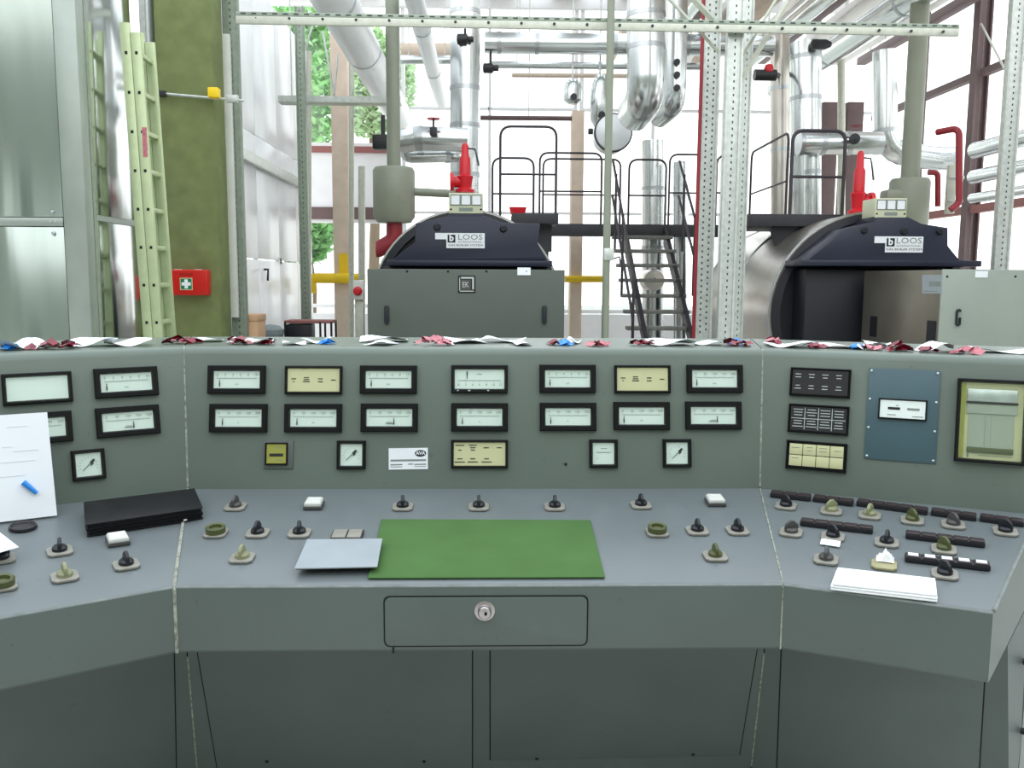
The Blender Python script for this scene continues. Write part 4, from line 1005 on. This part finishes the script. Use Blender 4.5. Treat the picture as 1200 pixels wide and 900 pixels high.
# red safety valves
def valve(px, ybase, ytop, Y, label, side):
    a, b = U(px, ybase, Y), U(px, ytop, Y); h = b.z-a.z
    t_ = thing('safety_valve', label, 'valve', (a.x, Y, a.z), 'red safety valves')
    part('body', MB().lathe([(.03, 0), (.1, .0), (.1, .03*h/.5), (.065, .05*h/.5), (.075, h*.25), (.085, h*.33), (.06, h*.36), (.055, h*.7), (.04, h*.74), (.035, h*.95), (.02, h)], 20, M=T((a.x, Y, a.z))).mesh('body', 'valve_red'), t_)
    part('outlet', MB().tube([(a.x, Y, a.z+h*.22), (a.x+side*.13, Y, a.z+h*.22)], .055, 14).mesh('outlet', 'valve_red'), t_)
    part('outlet_flange', MB().tube([(a.x+side*.11, Y, a.z+h*.22), (a.x+side*.15, Y, a.z+h*.22)], .09, 16).mesh('outlet_flange', 'valve_red'), t_)
    part('lever', MB().tube([(a.x+.02, Y, a.z+h*.9), (a.x+.1, Y-.02, a.z+h*.88), (a.x+.14, Y-.02, a.z+h*.55)], .009, 6).mesh('lever', 'steel_dark'), t_)
valve(545, 226, 168, 9.1, 'red safety valve on top of the boiler behind the cream housing', -1)
valve(1005, 252, 177, 9.2, 'red safety valve on the boiler with the bright shell', 1)

# ================================================================== PIPEWORK
PIPES = 'silver insulated pipes'
def pipe(label, pts, r, cat='pipe', m='alu_pipe', hang=(), bands=(), name='insulated_pipe', bend=.3, caps=None, grp=PIPES, n=24):
    P = arc_path(pts, bend) if len(pts) > 2 else [V(p) for p in pts]
    t_ = thing(name, label, cat, P[0], grp)
    part('jacket', MB().tube(P, r, n).mesh('jacket', m), t_)
    for f in hang:
        p = P[0].lerp(P[-1], f); part('hanger', MB().tube([p+V((0, 0, r-.01)), V((p.x, p.y, 5.95))], .008, 6).mesh('hanger', 'galv'), t_)
    for f in bands:
        k_ = min(int(f*(len(P)-1)), len(P)-2); fr_ = f*(len(P)-1)-k_; p = P[k_].lerp(P[k_+1], fr_); d_ = (P[k_+1]-P[k_]).normalized()
        part('band', MB().tube([p-d_*.025, p+d_*.025], r+.006, n).mesh('band', 'alu_band'), t_)
    return t_
def PX(px, py, Y): return U(px, py, Y)
pw = lambda wpx, Y: wpx/2/FPX*Y
# risers behind boiler 1
t1 = pipe('tall silver riser pipe behind the red valve of the first boiler', [PX(545, -30, 11), PX(545, 262, 11)], pw(34, 11), bands=(.15, .45, .6, .8))
p_ = pipe('silver pipe with red handwheel joining the tall riser by the vent vessel', [PX(468, 166, 10.3), PX(490, 162, 10.3), PX(548, 164, 10.3)], pw(27, 10.3), bands=(.3, .6, .85))
a = PX(508, 148, 10.1)
part('valve_stem', MB().tube([(a.x, 10.1, a.z-.1), (a.x, 10.1, a.z+.08)], .012, 8).mesh('valve_stem', 'steel_dark'), p_)
part('valve_body', MB().box((a.x, 10.08, a.z-.06), (.08, .06, .09)).mesh('valve_body', 'steel_dark', bev=.01), p_)
part('handwheel', MB().lathe([(.02, 0), (.07, -.006), (.075, .006), (.02, .012)], 20, M=T((a.x, 10.1, a.z+.08))).mesh('handwheel', 'valve_red'), p_)
pipe('short silver pipe with elbow under the handwheel pipe', [PX(474, 170, 10.5), PX(476, 184, 10.5), PX(530, 183, 10.5), PX(545, 183, 10.9)], pw(14, 10.5), bands=(.6,), bend=.12)
# actuator with black box
a = PX(446, 167, 10.2)
t_ = thing('valve_actuator', 'black electric actuator left of the grey vent riser', 'actuator', a)
part('motor_box', MB().box((a.x, 10.2, a.z), (.17, .16, .16)).mesh('motor_box', 'strip_black', bev=.015), t_)
part('shaft', MB().tube([a, PX(472, 166, 10.3)], .03, 10).mesh('shaft', 'steel_dark'), t_)
part('yoke', MB().tube([(a.x+.03, 10.2, a.z), (a.x+.03, 10.2, a.z+.3)], .025, 8).mesh('yoke', 'steel_dark'), t_)
part('wheel', MB().lathe([(.05, -.02), (.05, .02)], 14, M=frame((a.x+.1, 10.2, a.z+.02), (0, 1, 0), (0, 0, 1), (1, 0, 0))).mesh('wheel', 'steel_dark'), t_)
# horizontals under the roof
pipe('thick silver pipe running level behind the central hanging pipe', [PX(568, 50, 11.4), PX(905, 54, 11.4)], pw(23, 11.4), hang=(.12, .88), bands=(.05, .18, .45, .7))
pipe('thinner silver pipe running level just below the thick level pipe', [PX(575, 76, 11.9), PX(830, 78, 11.9)], pw(8, 11.9), hang=(.12, .88), bands=(.5,))
pipe('thin tan pipe, lowest of the level pipes by the dome', [PX(600, 88, 12.2), PX(735, 89, 12.2)], pw(5, 12.2), m='concrete_tan', hang=(.15, .85))
pipe('silver level pipe running above the tree window behind the grey riser', [PX(470, 70, 12.6), PX(530, 70, 12.6)], pw(10, 12.6), hang=(.15, .85))
pipe('brown level pipe close above the thin silver pipe by the grey riser', [PX(470, 58, 12.8), PX(530, 58, 12.8)], pw(14, 12.8), m='concrete_tan', hang=(.15, .85))
pipe('thin brown rail behind the tall railing loop', [PX(563, 138, 13.3), PX(676, 139, 13.3)], .035, m='brown_steel', name='wall_rail', grp='brown rails', n=8, hang=(.1, .5))
# valves on the level pipes
for px, py, lb in ((575, 80, 'black valve motor hanging by the tall silver riser'), (545, 46, 'dark valve handle on the tall silver riser')):
    a = PX(px, py, 11.35 if px > 560 else 10.78); t_ = thing('pipe_valve', lb, 'valve', a)
    part('body', MB().lathe([(.02, -.1), (.06, -.09), (.06, .02), (.035, .04), (.035, .1), (.01, .1)], 14, M=frame(a, (0, 1, 0), (0, 0, 1), (1, 0, 0))).mesh('body', 'strip_black'), t_)
    part('stem', MB().tube([a, a+V((0, 0, .26 if px > 560 else .12))], .014, 8).mesh('stem', 'steel_dark'), t_)
# central hanging pipes
a = PX(757, -30, 9.8); b = PX(757, 112, 9.8)
pipe('fat silver pipe hanging down and bending back above the stairs', [a, b+V((0, 0, -.02)), b+V((0, .7, -.06))], pw(43, 9.8), bands=(.05, .09), bend=.24)
a = PX(791, 55, 10.4); b = PX(791, 122, 10.4)
p_ = pipe('silver pipe with black gauges bending back beside the fat hanging pipe', [a+V((0, 0, .9)), b, b+V((-.06, .6, -.04))], pw(25, 10.4), bands=(.06,), bend=.2)
for py in (73, 88, 103): c = PX(793, py, 10.25); part('gauge', MB().lathe([(.035, .03), (.04, 0), (.02, -.04)], 14).mesh('gauge', 'strip_black'), p_, FACE(c))
c = PX(719, 155, 11.2)
t_ = thing('receiver_drum', 'white round ended drum end-on above the platform railing', 'drum', c)
R_ = pw(42, 11.2)
part('drum', MB().lathe([(.01, .08), (R_*.6, .06), (R_*.95, .01), (R_, -.04), (R_, -.35), (.01, -.35)], 40, M=FACE(c)).mesh('drum', 'clad_white'), t_)
part('band', MB().lathe([(R_, -.02), (R_+.012, -.02), (R_+.012, -.05), (R_, -.05)], 40, M=FACE(c)).mesh('band', 'steel_dark'), t_)
c2 = PX(692, 154, 11.2); part('box', MB().box(c2, (.06, .06, .07)).mesh('box', 'strip_black', bev=.008), t_)
pipe('silver standpipe rising behind the stairs', [PX(765, 165, 12.9), PX(765, 438, 12.9)], pw(26, 12.9), bands=(.2, .45))
pipe('pale silver standpipe right of the stair handrail', [PX(798, 190, 12.7), PX(798, 440, 12.7)], pw(18, 12.7), bands=(.15,))
c = PX(766, 328, 12.3)
t_ = thing('round_hatch', 'round silver hatch on the standpipe behind the stairs', 'hatch', c)
part('cover', MB().lathe([(.01, .06), (.14, .05), (.155, 0), (.155, -.3)], 28, M=FACE(c)).mesh('cover', 'boiler_shell'), t_)
part('knob', MB().lathe([(.02, .1), (.03, .09), (.03, .05)], 12, M=FACE(c)).mesh('knob', 'plate_cream'), t_)
# dome and side vessel
for px, y0_, y1_, wpx, lb in ((671, 92, 122, 21, 'small silver dome with dark fittings above the tan column'), (703, 86, 150, 24, 'tapered silver vessel behind the slim pole')):
    a, b = PX(px, y0_, 11.6), PX(px, y1_, 11.6); r_ = pw(wpx, 11.6); h = a.z-b.z
    t_ = thing('domed_vessel', lb, 'vessel', b)
    part('body', MB().lathe([(r_*.5, 0), (r_, h*.15), (r_, h*.55), (r_*.85, h*.8), (r_*.5, h*.95), (.02, h)], 24, M=T(b)).mesh('body', 'alu_pipe'), t_)
    part('fitting', MB().lathe([(.04, .06), (.045, 0)], 12).mesh('fitting', 'strip_black'), t_, FACE(b+V((0, -r_*.95, h*.2))))
    part('hanger', MB().tube([V(a)+V((0, 0, -.02)), V((a.x, a.y, 5.8))], .012, 6).mesh('hanger', 'galv'), t_)
# right hand risers
t_ = pipe('tall silver riser behind the railing of the second boiler', [PX(944, 50, 11), PX(944, 265, 11)], pw(35, 11), bands=(.08, .3, .6))
c = PX(962, 52, 10.7)
part('valve', MB().lathe([(.03, -.12), (.06, -.1), (.06, .05), (.03, .12)], 12, M=frame(c, (0, 1, 0), (0, 0, 1), (1, 0, 0))).mesh('valve', 'strip_black'), t_)
pipe('dull grey riser standing behind the actuator with the red knob', [PX(914, 30, 11.6), PX(914, 270, 11.6)], pw(21, 11.6), m='boiler_shell', bands=(.3, .6))
pipe('silver riser with bottom elbow beside the grey vent riser', [PX(1037, 60, 10.8), PX(1037, 178, 10.8), PX(1100, 186, 10.8), PX(1118, 186, 10.8)], pw(27, 10.8), hang=(.0,), bands=(.1,), bend=.35)
p_ = pipe('level silver pipe with rounded end above the second boiler', [PX(936, 168, 10.2), PX(1032, 168, 10.2)], pw(26, 10.2), bands=(.02, .28, .6))
c = PX(1001, 163, 9.98); part('valve', MB().lathe([(.01, .05), (.06, .03), (.06, 0)], 12).mesh('valve', 'steel_dark'), p_, FACE(c)); part('handwheel', MB().lathe([(.02, 0), (.06, -.005), (.065, .005), (.02, .01)], 18, M=T((c.x+.02, c.y, c.z+.14))).mesh('handwheel', 'pipe_red'), p_)
for i, (px, lb) in enumerate(((936, 'left'), (971, 'right'))):
    pass
pipe('short silver drop pipe under the level pipe by the railing', [PX(952, 175, 10.35), PX(952, 262, 10.35)], pw(18, 10.35), bands=(.3,))
# actuator with red knob
a = PX(896, 88, 10.4)
t_ = thing('valve_actuator', 'black valve actuator with round red knob beside the grey riser', 'actuator', a)
part('body', MB().tube([a+V((-.12, 0, 0)), a+V((.13, 0, 0))], .065, 14).mesh('body', 'strip_black'), t_)
part('shaft', MB().tube([a, PX(912, 88, 11.5)], .03, 10).mesh('shaft', 'steel_dark'), t_)
part('knob', MB().lathe([(.01, .09), (.04, .08), (.055, .04), (.045, 0)], 16, M=T(a+V((.04, -.02, .03)))).mesh('knob', 'valve_red'), t_)
# red handrail-like pipe at the right
pts = [PX(1098, 155, 9.2), PX(1124, 150, 9.0), PX(1124, 238, 9.0), PX(1114, 246, 9.0)]
pipe('dark red bent pipe rising beside the vent vessel', pts, .033, m='pipe_red', name='red_pipe', bend=.08, grp='red pipes', n=12)
pipe('short dark red pipe beside the vent vessel of the second boiler', [PX(1088, 202, 9.6), PX(1099, 202, 9.6), PX(1099, 242, 9.6)], .03, m='pipe_red', name='red_pipe', bend=.06, grp='red pipes', n=12)
c = PX(1114, 222, 9.2)
t_ = thing('pipe_bracket', 'pale upright pipe bracket between the two red pipes', 'bracket', c)
part('plate', MB().box(c, (.09, .05, .5)).mesh('plate', 'galv_rail', bev=.006), t_)
for dz in (-.12, .12): part('clip', MB().box(c+V((.04, -.03, dz)), (.16, .02, .03)).mesh('clip', 'galv', bev=.004), t_)
# pipes along the right wall
for z_, r_, lb in ((3.0, .1, 'upper'), (2.68, .085, 'middle'), (2.42, .06, 'lowest')):
    pipe('silver pipe along the right window wall, %s of three' % lb, [(XR-.45, 6.8, z_), (XR-.45, 10.9, z_)], r_, bands=(.3, .7))
# pipes along the roof on the right
for xx, z_, r_, y0_, y1_, m_, lb in ((4.55, 4.42, .16, 6.9, 14.2, 'alu_pipe', 'thick silver roof pipe nearest the right windows'), (4.0, 4.75, .12, 6.9, 14.2, 'alu_pipe', 'silver roof pipe beside the thickest roof pipe'),
                            (3.3, 4.8, .11, 7, 14.2, 'concrete_tan', 'tan roof duct running back above the second boiler'), (2.6, 4.85, .09, 7, 14.2, 'alu_pipe', 'thin silver roof pipe above the braces'),
                            (-1.42, 3.95, .2, 7.6, 14.4, 'clad_white', 'white roof duct running back before the tree window'), (-.75, 4.2, .1, 7.6, 14.4, 'clad_white', 'slim white roof duct running back by the grey riser')):
    pipe(lb, [(xx, y0_, z_), (xx, y1_, z_)], r_, m=m_, bands=(.12, .4, .7))
# white conduits beside the tan column
for px, w_, Y, y0_, y1_, lb in ((362, 6, 12.5, 60, 452, 'pale conduit left of the tan column'), (412, 6, 12.5, 60, 452, 'pale conduit right of the tan column'), (424, 8, 12.4, 195, 452, 'short grey green pipe right of the pale conduits'), (986, 9, 12.5, 30, 452, 'pale strut before the brown rear columns')):
    pipe(lb, [PX(px, y0_, Y), PX(px, y1_, Y)], pw(w_, Y), m='galv_rail', name='conduit', grp='pale conduits', n=10)
# tan concrete columns at the rear
for px0, px1, lb in ((389, 408, 'a'), (670, 684, 'b')):
    a, b = PX(px0, 200, 13.2), PX(px1, 200, 13.2)
    o = struct('column', slab(a.x, b.x, 13.2, 13.5, 0, 5.8 if px0 < 500 else PX(677, 129, 13.2).z).mesh('column', 'concrete_tan', bev=.01, base=True))
for px0, px1, y0_ in ((961, 980, 119), (990, 1009, 119)):
    a, b = PX(px0, 200, 13.6), PX(px1, 200, 13.6)
    o = struct('column', slab(a.x, b.x, 13.6, 13.9, 0, PX(px0, y0_, 13.6).z).mesh('column', 'brown_steel', bev=.01, base=True))
# yellow marking on the tan column and yellow gas pipe
c = PX(402, 309, 13.15)
solo('yellow_sign', MB().box((c.x, 13.18, c.z), (.13, .02, .3)).mesh('yellow_sign', 'yellow'), 'yellow upright marking plate on the tan column', 'sign')
zg = PX(385, 326, 13.12).z
pipe('yellow gas pipe passing behind the tan column', [(PX(364, 326, 13.12).x, 13.12, zg-.22), (PX(364, 326, 13.12).x, 13.12, zg), (PX(428, 326, 13.12).x, 13.12, zg)], .075, m='yellow', name='gas_pipe', grp='yellow gas pipes', bend=.1)
pipe('yellow gas pipe seen between burner hood and slim pole', [PX(662, 327, 13.15), PX(707, 327, 13.15)], .05, m='yellow', name='gas_pipe', grp='yellow gas pipes')
# cable tray in front of the tree window
a, b = PX(328, 121, 10.6), PX(470, 121, 10.6)
t_ = thing('cable_tray', 'flat galvanised cable tray crossing the tree window', 'cable tray', (a+b)/2)
part('tray', MB().box((a+b)/2, (b.x-a.x, .16, .03)).mesh('tray', 'galv_rail', bev=.004), t_)
for q_ in (.1, .9): part('hanger', MB().tube([a.lerp(b, q_), a.lerp(b, q_)+V((0, 0, 2.6))], .008, 6).mesh('hanger', 'galv'), t_)
part('side_lip', MB().box((a+b)/2+V((0, -.08, .03)), (b.x-a.x, .01, .07)).mesh('side_lip', 'galv'), t_)
for i, (p, q) in enumerate((((366, 30), (355, 68)), ((378, 36), (393, 120)), ((396, 62), (391, 118)))):
    a, b = PX(*p, 9.93 if i == 0 else 10.6), PX(*q, 9.93 if i == 0 else 10.6)
    solo('stay_rod', MB().tube([a, b], .012, 6).mesh('stay_rod', 'galv', base=True), ('thin stay rod leaning from the narrow perforated post', 'long thin stay rod running down to the cable tray', 'short stay rod beside the tan column at the cable tray')[i], 'rod')

# ================================================================== PLATFORMS, RAILINGS, STAIR
YPL = 11.8
zp = U(740, 270, YPL).z
a, b = U(636, 262, YPL), U(842, 262, YPL)
pf = thing('platform', 'dark steel walkway platform between the two boilers', 'platform', ((a.x+b.x)/2, YPL+.4, 0))
part('edge_beam', MB().box(((a.x+b.x)/2, YPL+.03, zp), (b.x-a.x, .06, .165)).mesh('edge_beam', 'steel_dark', bev=.005), pf)
part('deck', MB().box(((a.x+b.x)/2, YPL+.45, zp+.06), (b.x-a.x, .8, .03)).mesh('deck', 'tread'), pf)
for xx in (a.x+.08, b.x-.08): part('leg', MB().box((xx, YPL+.6, zp/2), (.08, .08, zp)).mesh('leg', 'steel_dark'), pf)
def railing(label, P0, P1, zb, zt_, zm, r_=.0145, round_=.12, mid=True):
    P0, P1 = V(P0), V(P1); t_ = thing('railing', label, 'railing', (P0.x, P0.y, zb), 'dark tubular railings')
    u = lambda p, z: V((p.x, p.y, z))
    part('frame', MB().tube(arc_path([u(P0, zb), u(P0, zt_), u(P1, zt_), u(P1, zb)], round_), r_, 8).mesh('frame', 'rail_dark'), t_)
    if mid: part('mid_rail', MB().tube([u(P0, zm), u(P1, zm)], r_*.8, 8).mesh('mid_rail', 'rail_dark'), t_)
def rail_px(label, xa, xb, yt, ym, yb, Y, Y2=None, **kw):
    Y2 = Y2 or Y; p, q = U(xa, yb, Y), U(xb, yb, Y2)
    railing(label, p, q, p.z, U(xa, yt, Y).z, U(xa, ym, Y).z, **kw)
rail_px('tall dark railing loop on the platform beside the cream housing', 586, 651, 148, 204, 262, 9.7)
rail_px('low dark railing loop behind the tall railing loop', 577, 625, 185, 227, 262, 11.0)
rail_px('long dark railing on the walkway before the tan column', 632, 704, 179, 224, 262, 11.85)
rail_px('second long dark railing at the rear edge of the walkway', 636, 726, 186, 228, 262, 12.6)
rail_px('narrow dark railing loop at the head of the stairs', 736, 779, 187, 229, 264, 11.85)
rail_px('dark railing right of the stair head beside the wide post', 783, 838, 181, 226, 264, 12.3)
rail_px('thin dark railing behind the braced posts', 838, 872, 182, 226, 262, 11.6)
rail_px('dark side railing running back along the second boiler', 920, 878, 155, 212, 260, 9.75, 11.3)
rail_px('dark front railing loop over the second boiler', 925, 986, 153, 207, 260, 9.6, r_=.02)
# extra uprights and platforms at the boilers
a, b = U(600, 256, 9.7), U(654, 256, 9.7)
t_ = thing('boiler_platform', 'small dark platform on the first boiler with red tray', 'platform', ((a.x+b.x)/2, 9.9, a.z))
part('deck', MB().box(((a.x+b.x)/2, 9.95, a.z), (b.x-a.x, .6, .11)).mesh('deck', 'steel_dark', bev=.005), t_)
part('bracket', MB().box(((a.x+b.x)/2, 9.95, a.z-.2), (b.x-a.x-.1, .08, .3)).mesh('bracket', 'steel_dark'), t_)
c = U(607, 247, 9.8)
solo('red_tray', MB().ring_loft([[(c.x+s_*x_, 9.85+s_*y_, c.z+z_) for x_, y_ in ((-.09, -.08), (.09, -.08), (.09, .08), (-.09, .08))] for s_, z_ in ((.85, -.035), (1.05, .04), (.95, .04), (.8, -.02))]).mesh('red_tray', 'valve_red', base=True), 'bright red plastic tray on the first boiler platform', 'tray')
a, b = U(878, 258, 9.6), U(988, 258, 9.6)
t_ = thing('boiler_platform', 'dark steel platform on the second boiler above the shell', 'platform', ((a.x+b.x)/2, 10, a.z))
part('deck', MB().box(((a.x+b.x)/2, 10.1, a.z), (b.x-a.x, 1.1, .13)).mesh('deck', 'steel_dark', bev=.005), t_)
for px0, px1 in ((902, 944),):
    P = [U(px0, 264, 9.7), U(px1, 264, 9.7), U(912, 300, 9.7)]
    part('bracket', MB().ring_loft([[(p.x, 9.66, p.z) for p in P], [(p.x, 9.74, p.z) for p in P]]).mesh('bracket', 'boiler_black'), t_)
# stair
sr = thing('staircase', 'open steel staircase rising to the walkway between the boilers', 'stairs', (2.05, 10.8, 0))
rise, run = .187, .218
xa_, xb_ = 1.64, 2.42
zt0, yt0 = zp-.10, 11.64
for i in range(11):
    z_, y_ = zt0-rise*i, yt0-run*i
    if z_ < .05: break
    part('tread', MB().box(((xa_+xb_)/2, y_, z_), (xb_-xa_, .2, .045)).mesh('tread', 'tread', bev=.004), sr)
n_ = zt0/rise
e = V((0, -run, -rise)).normalized()
for xx in (xa_+.18, xb_-.06):
    R = [[(xx-.025, yt0+.12+dy, zt0+.14+dz) for dy, dz in ((0, 0), (0, -.22))], [(xx-.025, yt0-run*n_+dy, 0+dz) for dy, dz in ((-.14, .11), (-.14, 0))]]
    q0, q1 = R[0][0], R[0][1]; q2, q3 = R[1][0], R[1][1]
    b_ = MB().add([q0, q1, q3, q2]+[(p[0]+.05, p[1], p[2]) for p in (q0, q1, q3, q2)], [(0, 1, 2, 3), (4, 5, 6, 7), (0, 1, 5, 4), (1, 2, 6, 5), (2, 3, 7, 6), (3, 0, 4, 7)])
    part('stringer', b_.mesh('stringer', 'boiler_black'), sr)
for xx, hgt_ in ((xa_, .9), (xb_+.1, .9), (xb_+.1, .45), (xa_, .45)):
    part('handrail', MB().tube(arc_path([(xx, yt0+.1, zt0+hgt_+.1), (xx, yt0-run*8, zt0-rise*8+hgt_+.06), (xx, yt0-run*8.1, zt0-rise*8+.1)], .1), .017, 8).mesh('handrail', 'rail_dark'), sr)
for xx in (xa_, xb_+.1):
    for i in (1, 4): part('baluster', MB().tube([(xx, yt0-run*i, zt0-rise*i), (xx, yt0-run*i, zt0-rise*i+.98)], .016, 8).mesh('baluster', 'rail_dark'), sr)

# ================================================================== REAR ODDS AND ENDS
c = U(420, 341, 9.0)
t_ = thing('emergency_stop', 'round red emergency stop button on a slim grey stand', 'push button', (c.x, 9.0, 0))
part('stand', MB().box((c.x+.005, 9.04, c.z/2), (.09, .06, c.z)).mesh('stand', 'galv_rail', bev=.006), t_)
part('box', MB().box((c.x+.005, 9.0, c.z+.01), (.11, .08, .2)).mesh('box', 'white_plastic', bev=.01), t_)
part('button', MB().lathe([(.001, .045), (.03, .04), (.045, .022), (.045, .012), (.02, .01), (.02, 0)], 24, M=FACE((c.x, 8.96, c.z))).mesh('button', 'valve_red'), t_)
part('foot', MB().box((c.x, 9.04, .02), (.2, .2, .04)).mesh('foot', 'steel_dark', bev=.006), t_)
c = U(291, 380, 8.2)
t_ = thing('cardboard_box', 'brown cardboard box behind the console by the perforated post', 'box', (c.x+.02, 8.25, 0))
part('carton', MB().box((c.x+.02, 8.25, .5), (.18, .3, 1.0+.0)).mesh('carton', 'cardboard', bev=.004), t_)
part('lid', MB().box((c.x+.02, 8.25, 1.03), (.19, .31, .06)).mesh('lid', 'cardboard', bev=.004), t_)
c = U(317, 385, 9.2)
t_ = thing('waste_bin', 'grey rounded bin behind the console by the white wall', 'bin', (c.x, 9.2, 0))
part('body', MB().lathe([(.1, 0), (.12, .01), (.13, c.z-.05), (.01, c.z-.05)], 24, M=T((c.x, 9.2, 0))).mesh('body', 'bin_grey'), t_)
part('lid', MB().lathe([(.138, c.z-.06), (.138, c.z-.01), (.09, c.z+.03), (.01, c.z+.045)], 24, M=T((c.x, 9.2, 0))).mesh('lid', 'bin_grey'), t_)
a, b = U(334, 377, 9.4), U(390, 377, 9.4)
t_ = thing('trolley', 'dark trolley with red top rail behind the console', 'trolley', ((a.x+b.x)/2, 9.5, 0))
part('top_rail', MB().box(((a.x+b.x)/2, 9.5, a.z), (b.x-a.x, .3, .03)).mesh('top_rail', 'brown_beam', bev=.004), t_)
part('crate', MB().box((a.x+.14, 9.5, a.z-.16), (.26, .28, .26)).mesh('crate', 'boiler_black', bev=.006), t_)
for xx in (a.x+.01, b.x-.01, (a.x*.25+b.x*.75)):
    for y_ in (9.36, 9.64): part('leg', MB().box((xx, y_, a.z/2), (.02, .02, a.z)).mesh('leg', 'boiler_black'), t_)
part('shelf', MB().box(((a.x+b.x)/2, 9.5, .35), (b.x-a.x, .3, .02)).mesh('shelf', 'boiler_black'), t_)
bpy.context.view_layer.update()
